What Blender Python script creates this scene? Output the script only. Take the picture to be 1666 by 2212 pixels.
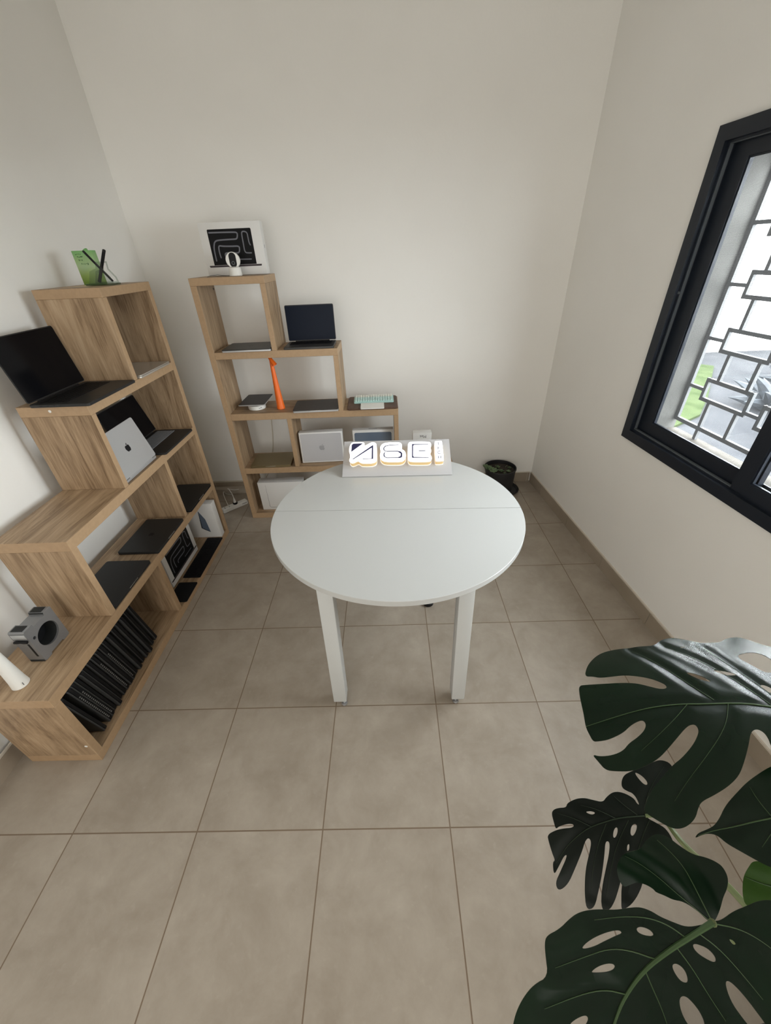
import bpy, bmesh, math, random
from mathutils import Vector, Matrix
from mathutils.geometry import delaunay_2d_cdt
S = bpy.context.scene
COL = S.collection
for o in list(bpy.data.objects): bpy.data.objects.remove(o)

# ---------------------------------------------------------------- camera
cam = bpy.data.objects.new('camera', bpy.data.cameras.new('camera')); COL.objects.link(cam)
cr = Vector((0.999375, -0.002610, -0.035250)); cu = Vector((0.030769, 0.555040, 0.831254)); cf = Vector((-0.017396, 0.831819, -0.554774))
cam.matrix_world = Matrix(((cr.x, cu.x, -cf.x, 1.18045), (cr.y, cu.y, -cf.y, -0.51956), (cr.z, cu.z, -cf.z, 1.69076), (0, 0, 0, 1)))
cam.data.sensor_fit = 'HORIZONTAL'; cam.data.sensor_width = 36; cam.data.lens = 838.205 * 36 / 1666
cam.data.clip_start = 0.02; cam.data.clip_end = 200
S.camera = cam
# ---------------------------------------------------------------- light and exposure
SKY = 36              # daylight sky
FILL_W = 41        # power of the fill lamp added behind the camera
WIN_W = 0
EXPOSURE = 0.0
S.view_settings.view_transform = 'Standard'; S.view_settings.look = 'None'
S.view_settings.gamma = 1; S.view_settings.use_curve_mapping = False; S.view_settings.exposure = EXPOSURE
S.cycles.use_denoising = True
S.cycles.max_bounces = 10; S.cycles.diffuse_bounces = 6; S.cycles.transparent_max_bounces = 16
S.cycles.sample_clamp_indirect = 20
S.cycles.caustics_refractive = False; S.cycles.caustics_reflective = False
w = bpy.data.worlds.new('sky'); S.world = w; w.use_nodes = True
bg = w.node_tree.nodes['Background']; bg.inputs[0].default_value = (0.92, 0.96, 1.0, 1); bg.inputs[1].default_value = SKY

def area(name, loc, size, sizey, power, color, aim, portal=False):
    d = bpy.data.lights.new(name, 'AREA'); d.shape = 'RECTANGLE'; d.size = size; d.size_y = sizey; d.energy = power; d.color = color
    d.cycles.is_portal = portal
    o = bpy.data.objects.new(name, d); COL.objects.link(o); o.location = loc
    o.rotation_euler = Vector(aim).to_track_quat('-Z', 'Y').to_euler(); return o

# right wall frame: origin at the back corner, t towards the camera, n outwards
RW0 = Vector((2.385, 2.44, 0)); RT = Vector((0.0825, -1, 0)).normalized(); RN = Vector((1, 0.0825, 0)).normalized()
def rw(s, z, off=0.0): return RW0 + RT * s + RN * off + Vector((0, 0, z))
WS0, WS1, WZ0, WZ1 = 0.95, 2.40, 0.81, 2.045
if True:
    c = rw((WS0 + WS1) / 2, (WZ0 + WZ1) / 2, 0.33)
    area('window_portal', c, 1.5, 1.3, 1, (1, 1, 1), -RN, True)
area('added_rear_fill', (0.9, -2.6, 1.35), 2.2, 2.0, FILL_W, (1.0, 0.97, 0.92), (0, 1, -0.08))  # unseen fill lamp, added to brighten the room from behind the camera

# ---------------------------------------------------------------- materials
def mat(name, color=(0.8, 0.8, 0.8), rough=0.5, metal=0.0, spec=0.5, emit=None, estr=0.0, coat=0.0, alpha=1.0):
    m = bpy.data.materials.new(name); m.use_nodes = True
    b = m.node_tree.nodes['Principled BSDF']
    b.inputs['Base Color'].default_value = (*color, 1); b.inputs['Roughness'].default_value = rough
    b.inputs['Metallic'].default_value = metal; b.inputs['Specular IOR Level'].default_value = spec
    if coat: b.inputs['Coat Weight'].default_value = coat; b.inputs['Coat Roughness'].default_value = 0.1
    if emit: b.inputs['Emission Color'].default_value = (*emit, 1); b.inputs['Emission Strength'].default_value = estr
    return m
def NT(m): return m.node_tree, m.node_tree.nodes, m.node_tree.links
def noisy(m, c1, c2, scale, detail=4, bump=0.0, lo=0.35, hi=0.65, bscale=None, stretch=None, dist=0.0):
    """Mix two colours over object-space noise and add an optional fine bump."""
    t, N, L = NT(m); b = N['Principled BSDF']
    tc = N.new('ShaderNodeTexCoord'); mp = N.new('ShaderNodeMapping'); nz = N.new('ShaderNodeTexNoise'); rp = N.new('ShaderNodeValToRGB')
    L.new(tc.outputs['Object'], mp.inputs[0]); L.new(mp.outputs[0], nz.inputs[0])
    if stretch: mp.inputs['Scale'].default_value = stretch
    nz.inputs['Scale'].default_value = scale; nz.inputs['Detail'].default_value = detail; nz.inputs['Distortion'].default_value = dist
    rp.color_ramp.elements[0].position = lo; rp.color_ramp.elements[1].position = hi
    rp.color_ramp.elements[0].color = (*c1, 1); rp.color_ramp.elements[1].color = (*c2, 1)
    L.new(nz.outputs[0], rp.inputs[0]); L.new(rp.outputs[0], b.inputs['Base Color'])
    if bump:
        n2 = N.new('ShaderNodeTexNoise'); n2.inputs['Scale'].default_value = bscale or scale * 6; n2.inputs['Detail'].default_value = 3
        L.new(mp.outputs[0], n2.inputs[0]); bp = N.new('ShaderNodeBump'); bp.inputs['Strength'].default_value = bump; bp.inputs['Distance'].default_value = 0.004
        L.new(n2.outputs[0], bp.inputs['Height']); L.new(bp.outputs[0], b.inputs['Normal'])
    return m
def wood(name, axis):
    m = mat(name, rough=0.5, spec=0.35); t, N, L = NT(m); b = N['Principled BSDF']
    tc = N.new('ShaderNodeTexCoord'); mp = N.new('ShaderNodeMapping'); L.new(tc.outputs['Object'], mp.inputs[0])
    sc = [9.0, 9.0, 9.0]; sc[axis] = 1.15; mp.inputs['Scale'].default_value = sc
    n1 = N.new('ShaderNodeTexNoise'); n1.inputs['Scale'].default_value = 1.15; n1.inputs['Detail'].default_value = 9; n1.inputs['Roughness'].default_value = 0.66; n1.inputs['Distortion'].default_value = 2.2
    L.new(mp.outputs[0], n1.inputs[0])
    mp2 = N.new('ShaderNodeMapping'); L.new(tc.outputs['Object'], mp2.inputs[0]); s2 = [70.0, 70.0, 70.0]; s2[axis] = 3.0; mp2.inputs['Scale'].default_value = s2
    n2 = N.new('ShaderNodeTexNoise'); n2.inputs['Scale'].default_value = 2.2; n2.inputs['Detail'].default_value = 5; L.new(mp2.outputs[0], n2.inputs[0])
    rp = N.new('ShaderNodeValToRGB'); e = rp.color_ramp.elements
    e[0].position = 0.30; e[0].color = (0.185, 0.115, 0.062, 1); e[1].position = 0.74; e[1].color = (0.49, 0.360, 0.232, 1)
    k = rp.color_ramp.elements.new(0.46); k.color = (0.322, 0.219, 0.129, 1)
    k = rp.color_ramp.elements.new(0.58); k.color = (0.405, 0.281, 0.171, 1)
    mx = N.new('ShaderNodeMath'); mx.operation = 'MULTIPLY_ADD'; mx.inputs[1].default_value = 0.46; mx.inputs[2].default_value = -0.23
    L.new(n2.outputs[0], mx.inputs[0]); ad = N.new('ShaderNodeMath'); ad.operation = 'ADD'
    L.new(n1.outputs[0], ad.inputs[0]); L.new(mx.outputs[0], ad.inputs[1]); L.new(ad.outputs[0], rp.inputs[0]); L.new(rp.outputs[0], b.inputs['Base Color'])
    bp = N.new('ShaderNodeBump'); bp.inputs['Strength'].default_value = 0.12; bp.inputs['Distance'].default_value = 0.001
    L.new(ad.outputs[0], bp.inputs['Height']); L.new(bp.outputs[0], b.inputs['Normal'])
    return m
M = {}
M['wall'] = noisy(mat('wall_paint', rough=0.75, spec=0.25), (0.845, 0.832, 0.797), (0.875, 0.863, 0.83), 1.3, 3, bump=0.10, bscale=60)
M['ceiling'] = mat('ceiling_paint', (0.88, 0.87, 0.84), 0.9)
WOOD = [wood('oak_grain_x', 0), wood('oak_grain_y', 1), wood('oak_grain_z', 2)]
M['edge'] = noisy(mat('oak_edge_band', rough=0.5), (0.405, 0.270, 0.155), (0.437, 0.293, 0.170), 9, 4, stretch=(7, 7, 7))
M['skirt'] = noisy(mat('skirting_tile', rough=0.45), (0.30, 0.25, 0.19), (0.37, 0.31, 0.245), 3, 5)
M['caulk'] = mat('painted_caulk', (0.62, 0.57, 0.49), 0.8)
M['white'] = mat('white_laminate', (0.545, 0.553, 0.545), 0.22, spec=0.5)
M['whitemetal'] = mat('white_coated_steel', (0.57, 0.585, 0.58), 0.42)
M['black'] = mat('black_plastic', (0.006, 0.006, 0.007), 0.45, spec=0.25)
M['blackmat'] = mat('matte_black', (0.008, 0.008, 0.009), 0.6, spec=0.2)
M['spacegray'] = mat('space_gray_aluminium', (0.050, 0.049, 0.047), 0.42, metal=0.4)
M['darkalu'] = mat('dark_anodised_aluminium', (0.032, 0.032, 0.032), 0.42, metal=0.4, spec=0.3)
M['brownalu'] = mat('dark_grey_lid', (0.060, 0.052, 0.047), 0.5, metal=0.25, spec=0.3)
M['silver'] = mat('silver_aluminium', (0.55, 0.56, 0.57), 0.38, metal=0.55)
M['silver2'] = mat('warm_silver', (0.60, 0.58, 0.54), 0.3, metal=0.7)  # one even warm silver for the closed laptop and finger notches
M['gold'] = mat('gold_aluminium', (0.25, 0.195, 0.10), 0.40, metal=0.6)
M['screen'] = mat('dark_screen_glass', (0.004, 0.004, 0.005), 0.10, spec=0.10)
M['bluescreen'] = mat('navy_screen_glass', (0.003, 0.007, 0.018), 0.25, spec=0.08)
M['keys'] = mat('black_keys', (0.006, 0.006, 0.007), 0.6, spec=0.2)
M['graykeys'] = mat('grey_keyboard_cover', (0.19, 0.20, 0.215), 0.6)
M['whitebox'] = mat('white_carton', (0.74, 0.735, 0.72), 0.55)
M['greybox'] = mat('pale_grey_carton', (0.60, 0.60, 0.61), 0.55)
M['printgrey'] = mat('printed_grey', (0.50, 0.495, 0.51), 0.4)
M['emblem'] = mat('printed_emblem', (0.36, 0.36, 0.38), 0.3, metal=0.3)
M['printblack'] = mat('printed_black', (0.006, 0.006, 0.007), 0.5, spec=0.15)
M['vent'] = mat('dull_vent', (0.16, 0.16, 0.155), 0.5)
M['printline'] = mat('printed_pale_line', (0.15, 0.155, 0.18), 0.5)
M['printplum'] = mat('printed_plum_base', (0.035, 0.025, 0.03), 0.45)
M['slateblue'] = noisy(mat('printed_slate_screen', rough=0.4), (0.085, 0.125, 0.19), (0.15, 0.185, 0.235), 4, 2)
M['ink'] = mat('grey_print', (0.13, 0.13, 0.14), 0.6)
M['orange'] = mat('orange_plastic', (0.86, 0.155, 0.012), 0.42)
M['whiteplastic'] = mat('white_plastic', (0.78, 0.775, 0.74), 0.4)
M['lens'] = mat('black_lens_glass', (0.006, 0.006, 0.007), 0.35, spec=0.12)
M['leather'] = noisy(mat('brown_leather', rough=0.6), (0.080, 0.040, 0.024), (0.115, 0.060, 0.038), 30, 3, bump=0.15)
M['mint'] = mat('mint_case', (0.42, 0.63, 0.60), 0.5)
M['mintkey'] = mat('mint_keycaps', (0.50, 0.68, 0.65), 0.55)
M['creamkey'] = mat('cream_keycaps', (0.72, 0.72, 0.66), 0.55)
M['green'] = None
M['pot'] = mat('black_pot', (0.016, 0.016, 0.018), 0.55)
M['soil'] = noisy(mat('potting_soil', rough=0.95), (0.015, 0.011, 0.008), (0.05, 0.037, 0.027), 60, 4, bump=0.8)
M['succulent'] = noisy(mat('succulent_leaf', rough=0.5), (0.075, 0.125, 0.055), (0.14, 0.20, 0.095), 25, 2)
M['leaf'] = noisy(mat('monstera_leaf', rough=0.25, spec=0.20), (0.0025, 0.0095, 0.004), (0.004, 0.015, 0.0055), 7, 3, bump=0.05, bscale=14)
M['leafdark'] = noisy(mat('old_dark_leaf', rough=0.36, spec=0.10), (0.006, 0.008, 0.006), (0.010, 0.013, 0.010), 7, 3)
M['leafbright'] = noisy(mat('young_green_leaf', rough=0.45, spec=0.15), (0.020, 0.055, 0.005), (0.032, 0.075, 0.008), 7, 3)
M['vein'] = mat('pale_green_vein', (0.050, 0.088, 0.034), 0.45, spec=0.3)
M['veindark'] = mat('dull_green_vein', (0.022, 0.034, 0.018), 0.5, spec=0.2)
M['petiole'] = noisy(mat('green_stalk', rough=0.4), (0.09, 0.135, 0.045), (0.16, 0.18, 0.08), 20, 3)
M['bark'] = noisy(mat('brown_stem', rough=0.8), (0.05, 0.035, 0.02), (0.12, 0.085, 0.045), 25, 4, bump=0.4)
M['frame'] = mat('anthracite_aluminium', (0.011, 0.015, 0.023), 0.40, spec=0.3)
M['gasket'] = mat('grey_gasket', (0.10, 0.115, 0.125), 0.5)
M['grille'] = mat('grey_painted_steel', (0.10, 0.102, 0.106), 0.55)
M['reveal'] = noisy(mat('outside_render', rough=0.9), (0.085, 0.083, 0.076), (0.11, 0.107, 0.098), 12, 4, bump=0.3)
M['sill'] = noisy(mat('stone_sill', rough=0.9, spec=0.2), (0.085, 0.075, 0.062), (0.105, 0.094, 0.08), 20, 4)
M['paving'] = noisy(mat('pale_paving', rough=0.95, spec=0.1), (0.020, 0.021, 0.024), (0.034, 0.035, 0.038), 2, 4)
M['lawn'] = noisy(mat('lawn_grass', rough=0.95, spec=0.05), (0.018, 0.029, 0.008), (0.033, 0.045, 0.017), 6, 5)
M['agave'] = noisy(mat('grey_blue_leaf', rough=0.7), (0.008, 0.010, 0.014), (0.028, 0.034, 0.042), 6, 3)
M['hedge'] = noisy(mat('hedge_leaf', rough=0.8), (0.02, 0.045, 0.015), (0.06, 0.10, 0.03), 12, 4)
M['pad'] = mat('dark_rubber_pad', (0.022, 0.023, 0.023), 0.7, spec=0.3)
M['spine'] = mat('dark_grey_spine', (0.050, 0.051, 0.051), 0.6, spec=0.4)
M['alu'] = noisy(mat('brushed_grey_aluminium', rough=0.42, metal=0.6), (0.26, 0.265, 0.275), (0.30, 0.305, 0.315), 6, 3)
M['chrome'] = mat('zinc_foot', (0.45, 0.46, 0.48), 0.3, metal=0.8)
M['paper'] = mat('cream_paper', (0.62, 0.50, 0.36), 0.8)
M['batten'] = noisy(mat('pale_batten', rough=0.7), (0.40, 0.35, 0.29), (0.46, 0.41, 0.34), 4, 4, stretch=(1, 12, 12))
M['board'] = mat('sign_board', (0.50, 0.495, 0.505), 0.35)
M['signface'] = mat('lit_sign_face', (0.7, 0.7, 0.7), 0.3, emit=(0.97, 0.98, 1.0), estr=1.15)
M['signside'] = mat('lit_sign_side', (0.55, 0.40, 0.20), 0.35, emit=(1.0, 0.70, 0.30), estr=0.36)
M['signrim'] = mat('lit_sign_rim', (0.9, 0.88, 0.85), 0.35, emit=(1.0, 0.93, 0.85), estr=0.6)
M['signink'] = mat('violet_sign_inlay', (0.03, 0.03, 0.09), 0.4)
M['card_green'] = None

def glassy(name, tint, gloss, rough=0.0):
    m = bpy.data.materials.new(name); m.use_nodes = True; t, N, L = NT(m)
    N.remove(N['Principled BSDF']); out = N['Material Output']
    tr = N.new('ShaderNodeBsdfTransparent'); tr.inputs[0].default_value = (*tint, 1)
    gl = N.new('ShaderNodeBsdfGlossy'); gl.inputs['Roughness'].default_value = rough
    fr = N.new('ShaderNodeFresnel'); fr.inputs[0].default_value = 1.45
    mu = N.new('ShaderNodeMath'); mu.operation = 'MULTIPLY'; mu.inputs[1].default_value = gloss
    mx = N.new('ShaderNodeMixShader'); ge = N.new('ShaderNodeNewGeometry'); iv = N.new('ShaderNodeMath'); iv.operation = 'SUBTRACT'; iv.inputs[0].default_value = 1.0; L.new(ge.outputs['Backfacing'], iv.inputs[1])
    m2 = N.new('ShaderNodeMath'); m2.operation = 'MULTIPLY'; L.new(iv.outputs[0], m2.inputs[1])
    L.new(fr.outputs[0], mu.inputs[0]); L.new(mu.outputs[0], m2.inputs[0]); L.new(m2.outputs[0], mx.inputs[0])
    L.new(tr.outputs[0], mx.inputs[1]); L.new(gl.outputs[0], mx.inputs[2]); L.new(mx.outputs[0], out.inputs[0]); return m
M['pane'] = glassy('window_glass', (0.97, 0.985, 0.98), 1.0)
M['clear'] = glassy('clear_acrylic', (0.80, 0.83, 0.80), 1.3)
M['clearbase'] = glassy('greenish_acrylic_edge', (0.52, 0.62, 0.55), 1.3)
def mesh_screen():
    m = bpy.data.materials.new('insect_screen_mesh'); m.use_nodes = True; t, N, L = NT(m)
    N.remove(N['Principled BSDF']); out = N['Material Output']
    tr = N.new('ShaderNodeBsdfTransparent'); df = N.new('ShaderNodeBsdfDiffuse'); df.inputs[0].default_value = (0.055, 0.055, 0.055, 1)
    tl = N.new('ShaderNodeBsdfTranslucent'); tl.inputs[0].default_value = (0.05, 0.05, 0.05, 1)
    m1 = N.new('ShaderNodeMixShader'); m1.inputs[0].default_value = 0.5; L.new(df.outputs[0], m1.inputs[1]); L.new(tl.outputs[0], m1.inputs[2])
    tc = N.new('ShaderNodeTexCoord'); wv = []
    for d in ('Y', 'Z'):
        x = N.new('ShaderNodeTexWave'); x.wave_type = 'BANDS'; x.bands_direction = d; x.inputs['Scale'].default_value = 95
        L.new(tc.outputs['Object'], x.inputs[0]); wv.append(x)
    mxm = N.new('ShaderNodeMath'); mxm.operation = 'MAXIMUM'; L.new(wv[0].outputs['Fac'], mxm.inputs[0]); L.new(wv[1].outputs['Fac'], mxm.inputs[1])
    rg = N.new('ShaderNodeMapRange'); rg.inputs['From Min'].default_value = 0.6; rg.inputs['From Max'].default_value = 1.0; rg.inputs['To Min'].default_value = 0.10; rg.inputs['To Max'].default_value = 0.42
    L.new(mxm.outputs[0], rg.inputs[0])
    mx = N.new('ShaderNodeMixShader'); L.new(rg.outputs[0], mx.inputs[0]); L.new(tr.outputs[0], mx.inputs[1]); L.new(m1.outputs[0], mx.inputs[2]); L.new(mx.outputs[0], out.inputs[0]); return m
M['screenmesh'] = mesh_screen()

def gradient_green():
    m = mat('green_carton', rough=0.55); t, N, L = NT(m); b = N['Principled BSDF']
    tc = N.new('ShaderNodeTexCoord'); sp = N.new('ShaderNodeSeparateXYZ'); L.new(tc.outputs['Object'], sp.inputs[0])
    mr = N.new('ShaderNodeMapRange'); mr.inputs['From Min'].default_value = 0.0; mr.inputs['From Max'].default_value = 0.135; L.new(sp.outputs['Z'], mr.inputs[0])
    rp = N.new('ShaderNodeValToRGB'); e = rp.color_ramp.elements
    e[0].position = 0.05; e[0].color = (0.14, 0.26, 0.01, 1); e[1].position = 1.0; e[1].color = (0.17, 0.42, 0.12, 1)
    k = e.new(0.28); k.color = (0.25, 0.38, 0.07, 1); k = e.new(0.55); k.color = (0.36, 0.50, 0.25, 1)
    nz = N.new('ShaderNodeTexNoise'); nz.inputs['Scale'].default_value = 22; L.new(tc.outputs['Object'], nz.inputs[0])
    mx = N.new('ShaderNodeMixRGB'); mx.inputs[0].default_value = 0.08; L.new(rp.outputs[0], mx.inputs[1]); L.new(nz.outputs[1], mx.inputs[2])
    L.new(mr.outputs[0], rp.inputs[0]); L.new(mx.outputs[0], b.inputs['Base Color']); return m
M['green'] = gradient_green()

def floor_mat():
    m = mat('floor_tile', rough=0.42, spec=0.35); t, N, L = NT(m); b = N['Principled BSDF']
    tc = N.new('ShaderNodeTexCoord'); sp = N.new('ShaderNodeSeparateXYZ'); L.new(tc.outputs['Object'], sp.inputs[0])
    def math_(op, a, v=None):
        n = N.new('ShaderNodeMath'); n.operation = op
        if hasattr(a, 'is_linked'): L.new(a, n.inputs[0])
        else: n.inputs[0].default_value = a
        if v is not None:
            if hasattr(v, 'is_linked'): L.new(v, n.inputs[1])
            else: n.inputs[1].default_value = v
        return n.outputs[0]
    cells, edges = [], []
    for ax in ('X', 'Y'):
        q = math_('DIVIDE', sp.outputs[ax], 0.45); fl = math_('FLOOR', q); cells.append(fl)
        fr = math_('FRACT', q); d = math_('MINIMUM', fr, math_('SUBTRACT', 1.0, fr)); edges.append(d)
    near = math_('MINIMUM', edges[0], edges[1])
    g = math_('LESS_THAN', near, 0.0047)
    cb = N.new('ShaderNodeCombineXYZ'); L.new(cells[0], cb.inputs[0]); L.new(cells[1], cb.inputs[1])
    wn = N.new('ShaderNodeTexWhiteNoise'); wn.noise_dimensions = '3D'; L.new(cb.outputs[0], wn.inputs[0])
    va = N.new('ShaderNodeVectorMath'); va.operation = 'MULTIPLY_ADD'; va.inputs[1].default_value = (7, 7, 7); L.new(wn.outputs['Color'], va.inputs[0]); L.new(tc.outputs['Object'], va.inputs[2])
    n1 = N.new('ShaderNodeTexNoise'); n1.inputs['Scale'].default_value = 6; n1.inputs['Detail'].default_value = 9; n1.inputs['Roughness'].default_value = 0.66; n1.inputs['Distortion'].default_value = 0.25; L.new(va.outputs[0], n1.inputs[0])
    rp = N.new('ShaderNodeValToRGB'); e = rp.color_ramp.elements
    e[0].position = 0.32; e[0].color = (0.300, 0.253, 0.202, 1); e[1].position = 0.72; e[1].color = (0.402, 0.352, 0.292, 1); L.new(n1.outputs[0], rp.inputs[0])
    n2 = N.new('ShaderNodeTexNoise'); n2.inputs['Scale'].default_value = 45; n2.inputs['Detail'].default_value = 5; L.new(va.outputs[0], n2.inputs[0])
    mr = N.new('ShaderNodeMapRange'); mr.inputs['From Min'].default_value = 0.62; mr.inputs['From Max'].default_value = 0.8; mr.inputs['To Max'].default_value = 0.22; L.new(n2.outputs[0], mr.inputs[0])
    m1 = N.new('ShaderNodeMixRGB'); L.new(mr.outputs[0], m1.inputs[0]); L.new(rp.outputs[0], m1.inputs[1]); m1.inputs[2].default_value = (0.50, 0.44, 0.37, 1)
    m2 = N.new('ShaderNodeMixRGB'); L.new(g, m2.inputs[0]); L.new(m1.outputs[0], m2.inputs[1]); m2.inputs[2].default_value = (0.175, 0.125, 0.085, 1)
    L.new(m2.outputs[0], b.inputs['Base Color'])
    bp = N.new('ShaderNodeBump'); bp.inputs['Strength'].default_value = 0.25; bp.inputs['Distance'].default_value = 0.002
    hh = math_('SUBTRACT', 1.0, g); L.new(hh, bp.inputs['Height']); L.new(bp.outputs[0], b.inputs['Normal'])
    return m
M['floor'] = floor_mat()

# ---------------------------------------------------------------- mesh helpers
def bm_new(): return bmesh.new()
def bx(bm, lo, hi, bev=0.0, mi=0, seg=2):
    """Axis-aligned box added to bm, optional rounded edges."""
    t = bmesh.new(); bmesh.ops.create_cube(t, size=1)
    s = [max(hi[i] - lo[i], 1e-5) for i in range(3)]; c = [(hi[i] + lo[i]) / 2 for i in range(3)]
    for v in t.verts: v.co = Vector([v.co[i] * s[i] + c[i] for i in range(3)])
    if bev: bmesh.ops.bevel(t, geom=t.edges[:], offset=min(bev, min(s) * 0.45), segments=seg, profile=0.5, affect='EDGES')
    for f in t.faces: f.material_index = mi
    join(bm, t); return bm
def join(bm, t, mx=None):
    me = bpy.data.meshes.new('tmp'); 
    if mx is not None: t.transform(mx)
    t.to_mesh(me); t.free(); bm.from_mesh(me); bpy.data.meshes.remove(me)
def lathe(bm, prof, center=(0, 0, 0), seg=32, axis=None, cap=True, mi=0):
    """Revolve (r,z) profile round z; axis optionally points the z direction elsewhere."""
    t = bmesh.new(); rings = []
    for r, z in prof:
        rings.append([t.verts.new((r * math.cos(2 * math.pi * i / seg), r * math.sin(2 * math.pi * i / seg), z)) for i in range(seg)])
    for a, b in zip(rings[:-1], rings[1:]):
        for i in range(seg):
            j = (i + 1) % seg; t.faces.new((a[i], a[j], b[j], b[i]))
    if cap:
        t.faces.new(list(reversed(rings[0]))); t.faces.new(rings[-1])
    for f in t.faces: f.material_index = mi
    mx = Matrix.Translation(Vector(center))
    if axis is not None: mx = mx @ Vector(axis).to_track_quat('Z', 'Y').to_matrix().to_4x4()
    join(bm, t, mx); return bm
def tube(bm, pts, r, seg=8, mi=0):
    """Round tube along a polyline; r a number or one radius per point."""
    pts = [Vector(p) for p in pts]; rs = r if isinstance(r, (list, tuple)) else [r] * len(pts)
    t = bmesh.new(); rings = []; up = Vector((0, 0, 1))
    prev = None
    for i, p in enumerate(pts):
        d = (pts[min(i + 1, len(pts) - 1)] - pts[max(i - 1, 0)]).normalized()
        if prev is None:
            a = d.cross(up) if abs(d.dot(up)) < 0.95 else d.cross(Vector((1, 0, 0)))
        else: a = prev - d * prev.dot(d)
        a.normalize(); prev = a; b = d.cross(a)
        rings.append([t.verts.new(p + (a * math.cos(2 * math.pi * k / seg) + b * math.sin(2 * math.pi * k / seg)) * rs[i]) for k in range(seg)])
    for a, b in zip(rings[:-1], rings[1:]):
        for k in range(seg): t.faces.new((a[k], a[(k + 1) % seg], b[(k + 1) % seg], b[k]))
    t.faces.new(list(reversed(rings[0]))); t.faces.new(rings[-1])
    for f in t.faces: f.material_index = mi
    bmesh.ops.recalc_face_normals(t, faces=t.faces[:]); join(bm, t); return bm
def prism(bm, poly, frame, h0, h1, mi=0, mi_side=None, bev=0.0):
    """Extrude a 2D outline (in frame=(O,U,V,N)) between heights h0 and h1."""
    O, U, V, Nn = [Vector(x) for x in frame]; t = bmesh.new()
    a = [t.verts.new(O + U * p[0] + V * p[1] + Nn * h0) for p in poly]; b = [t.verts.new(O + U * p[0] + V * p[1] + Nn * h1) for p in poly]
    n = len(poly); f0 = t.faces.new(a); f1 = t.faces.new(b); f0.material_index = mi; f1.material_index = mi
    for i in range(n):
        f = t.faces.new((a[i], a[(i + 1) % n], b[(i + 1) % n], b[i])); f.material_index = mi if mi_side is None else mi_side
    bmesh.ops.triangulate(t, faces=[f0, f1]); bmesh.ops.recalc_face_normals(t, faces=t.faces[:]); join(bm, t); return bm
def rrect(w, h, r, n=5, cx=0.0, cy=0.0):
    out = []
    for sx, sy, a0 in ((1, 1, 0), (-1, 1, 90), (-1, -1, 180), (1, -1, 270)):
        for k in range(n + 1):
            a = math.radians(a0 + 90 * k / n); out.append((cx + sx * (w / 2 - r) + r * math.cos(a), cy + sy * (h / 2 - r) + r * math.sin(a)))
    return out
def slab(bm, w, d, z0, z1, r, bev=0.0015, mi=0, cx=0, cy=0):
    """Flat slab with rounded corners in plan and softened edges."""
    P = rrect(w, d, r, 5, cx, cy); t = bmesh.new(); prof = [(bev, z0), (0, z0 + bev), (0, z1 - bev), (bev, z1)]; rings = []
    for ins, z in prof:
        rings.append([t.verts.new((cx + (x - cx) * (1 - 2 * ins / w), cy + (y - cy) * (1 - 2 * ins / d), z)) for x, y in P])
    n = len(P)
    for a, b in zip(rings[:-1], rings[1:]):
        for i in range(n): t.faces.new((a[i], a[(i + 1) % n], b[(i + 1) % n], b[i]))
    t.faces.new(list(reversed(rings[0]))); t.faces.new(rings[-1])
    for f in t.faces: f.material_index = mi
    join(bm, t); return bm
def obj(name, bm, mats, parent=None, smooth=True, loc=(0, 0, 0), rot=None):
    me = bpy.data.meshes.new(name)
    bm.to_mesh(me); bm.free()
    for m in (mats if isinstance(mats, (list, tuple)) else [mats]): me.materials.append(m)
    if smooth:
        for p in me.polygons: p.use_smooth = True
        try: me.set_sharp_from_angle(angle=math.radians(35))
        except Exception: pass
    o = bpy.data.objects.new(name, me); COL.objects.link(o); o.location = loc
    if rot: o.rotation_euler = rot
    if parent: o.parent = parent
    return o
def thing(name, label, cat, loc, rz=0.0, group=None):
    o = bpy.data.objects.new(name, None); COL.objects.link(o); o.empty_display_size = 0.05
    o.location = loc; o.rotation_euler = (0, 0, rz); o['label'] = label; o['category'] = cat
    if group: o['group'] = group
    return o
def tag(o, label, cat, group=None):
    o['label'] = label; o['category'] = cat
    if group: o['group'] = group
    return o
def struct(name, bm, mats, smooth=False):
    o = obj(name, bm, mats, None, smooth); o['kind'] = 'structure'; return o
def dup(root, loc, rz, label, group=None):
    r = root.copy(); COL.objects.link(r); r.location = loc; r.rotation_euler = (root.rotation_euler[0], root.rotation_euler[1], rz); r['label'] = label
    if group: r['group'] = group
    for ch in list(root.children):
        c = ch.copy(); COL.objects.link(c); c.parent = r
        for g in list(ch.children):
            d = g.copy(); COL.objects.link(d); d.parent = c
    return r
def text_bm(body, size, frame, h0, depth, align='CENTER'):
    """Letters from the built-in font as a thin solid in the given plane."""
    cu_ = bpy.data.curves.new('txt', 'FONT'); cu_.body = body; cu_.size = size; cu_.align_x = align; cu_.align_y = 'CENTER'; cu_.extrude = depth / 2
    o = bpy.data.objects.new('txt', cu_); COL.objects.link(o); dg = bpy.context.evaluated_depsgraph_get(); dg.update()
    me = bpy.data.meshes.new_from_object(o.evaluated_get(dg)); bm = bmesh.new(); bm.from_mesh(me)
    bpy.data.objects.remove(o); bpy.data.curves.remove(cu_); bpy.data.meshes.remove(me)
    O, U, V, Nn = [Vector(x) for x in frame]
    for v in bm.verts: v.co = O + U * v.co.x + V * v.co.y + Nn * (v.co.z + h0 + depth / 2)
    return bm
def bez(p0, p1, p2, p3, n=6):
    return [tuple((1 - t) ** 3 * p0[i] + 3 * (1 - t) ** 2 * t * p1[i] + 3 * (1 - t) * t * t * p2[i] + t ** 3 * p3[i] for i in (0, 1)) for t in [k / n for k in range(1, n + 1)]]
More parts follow.
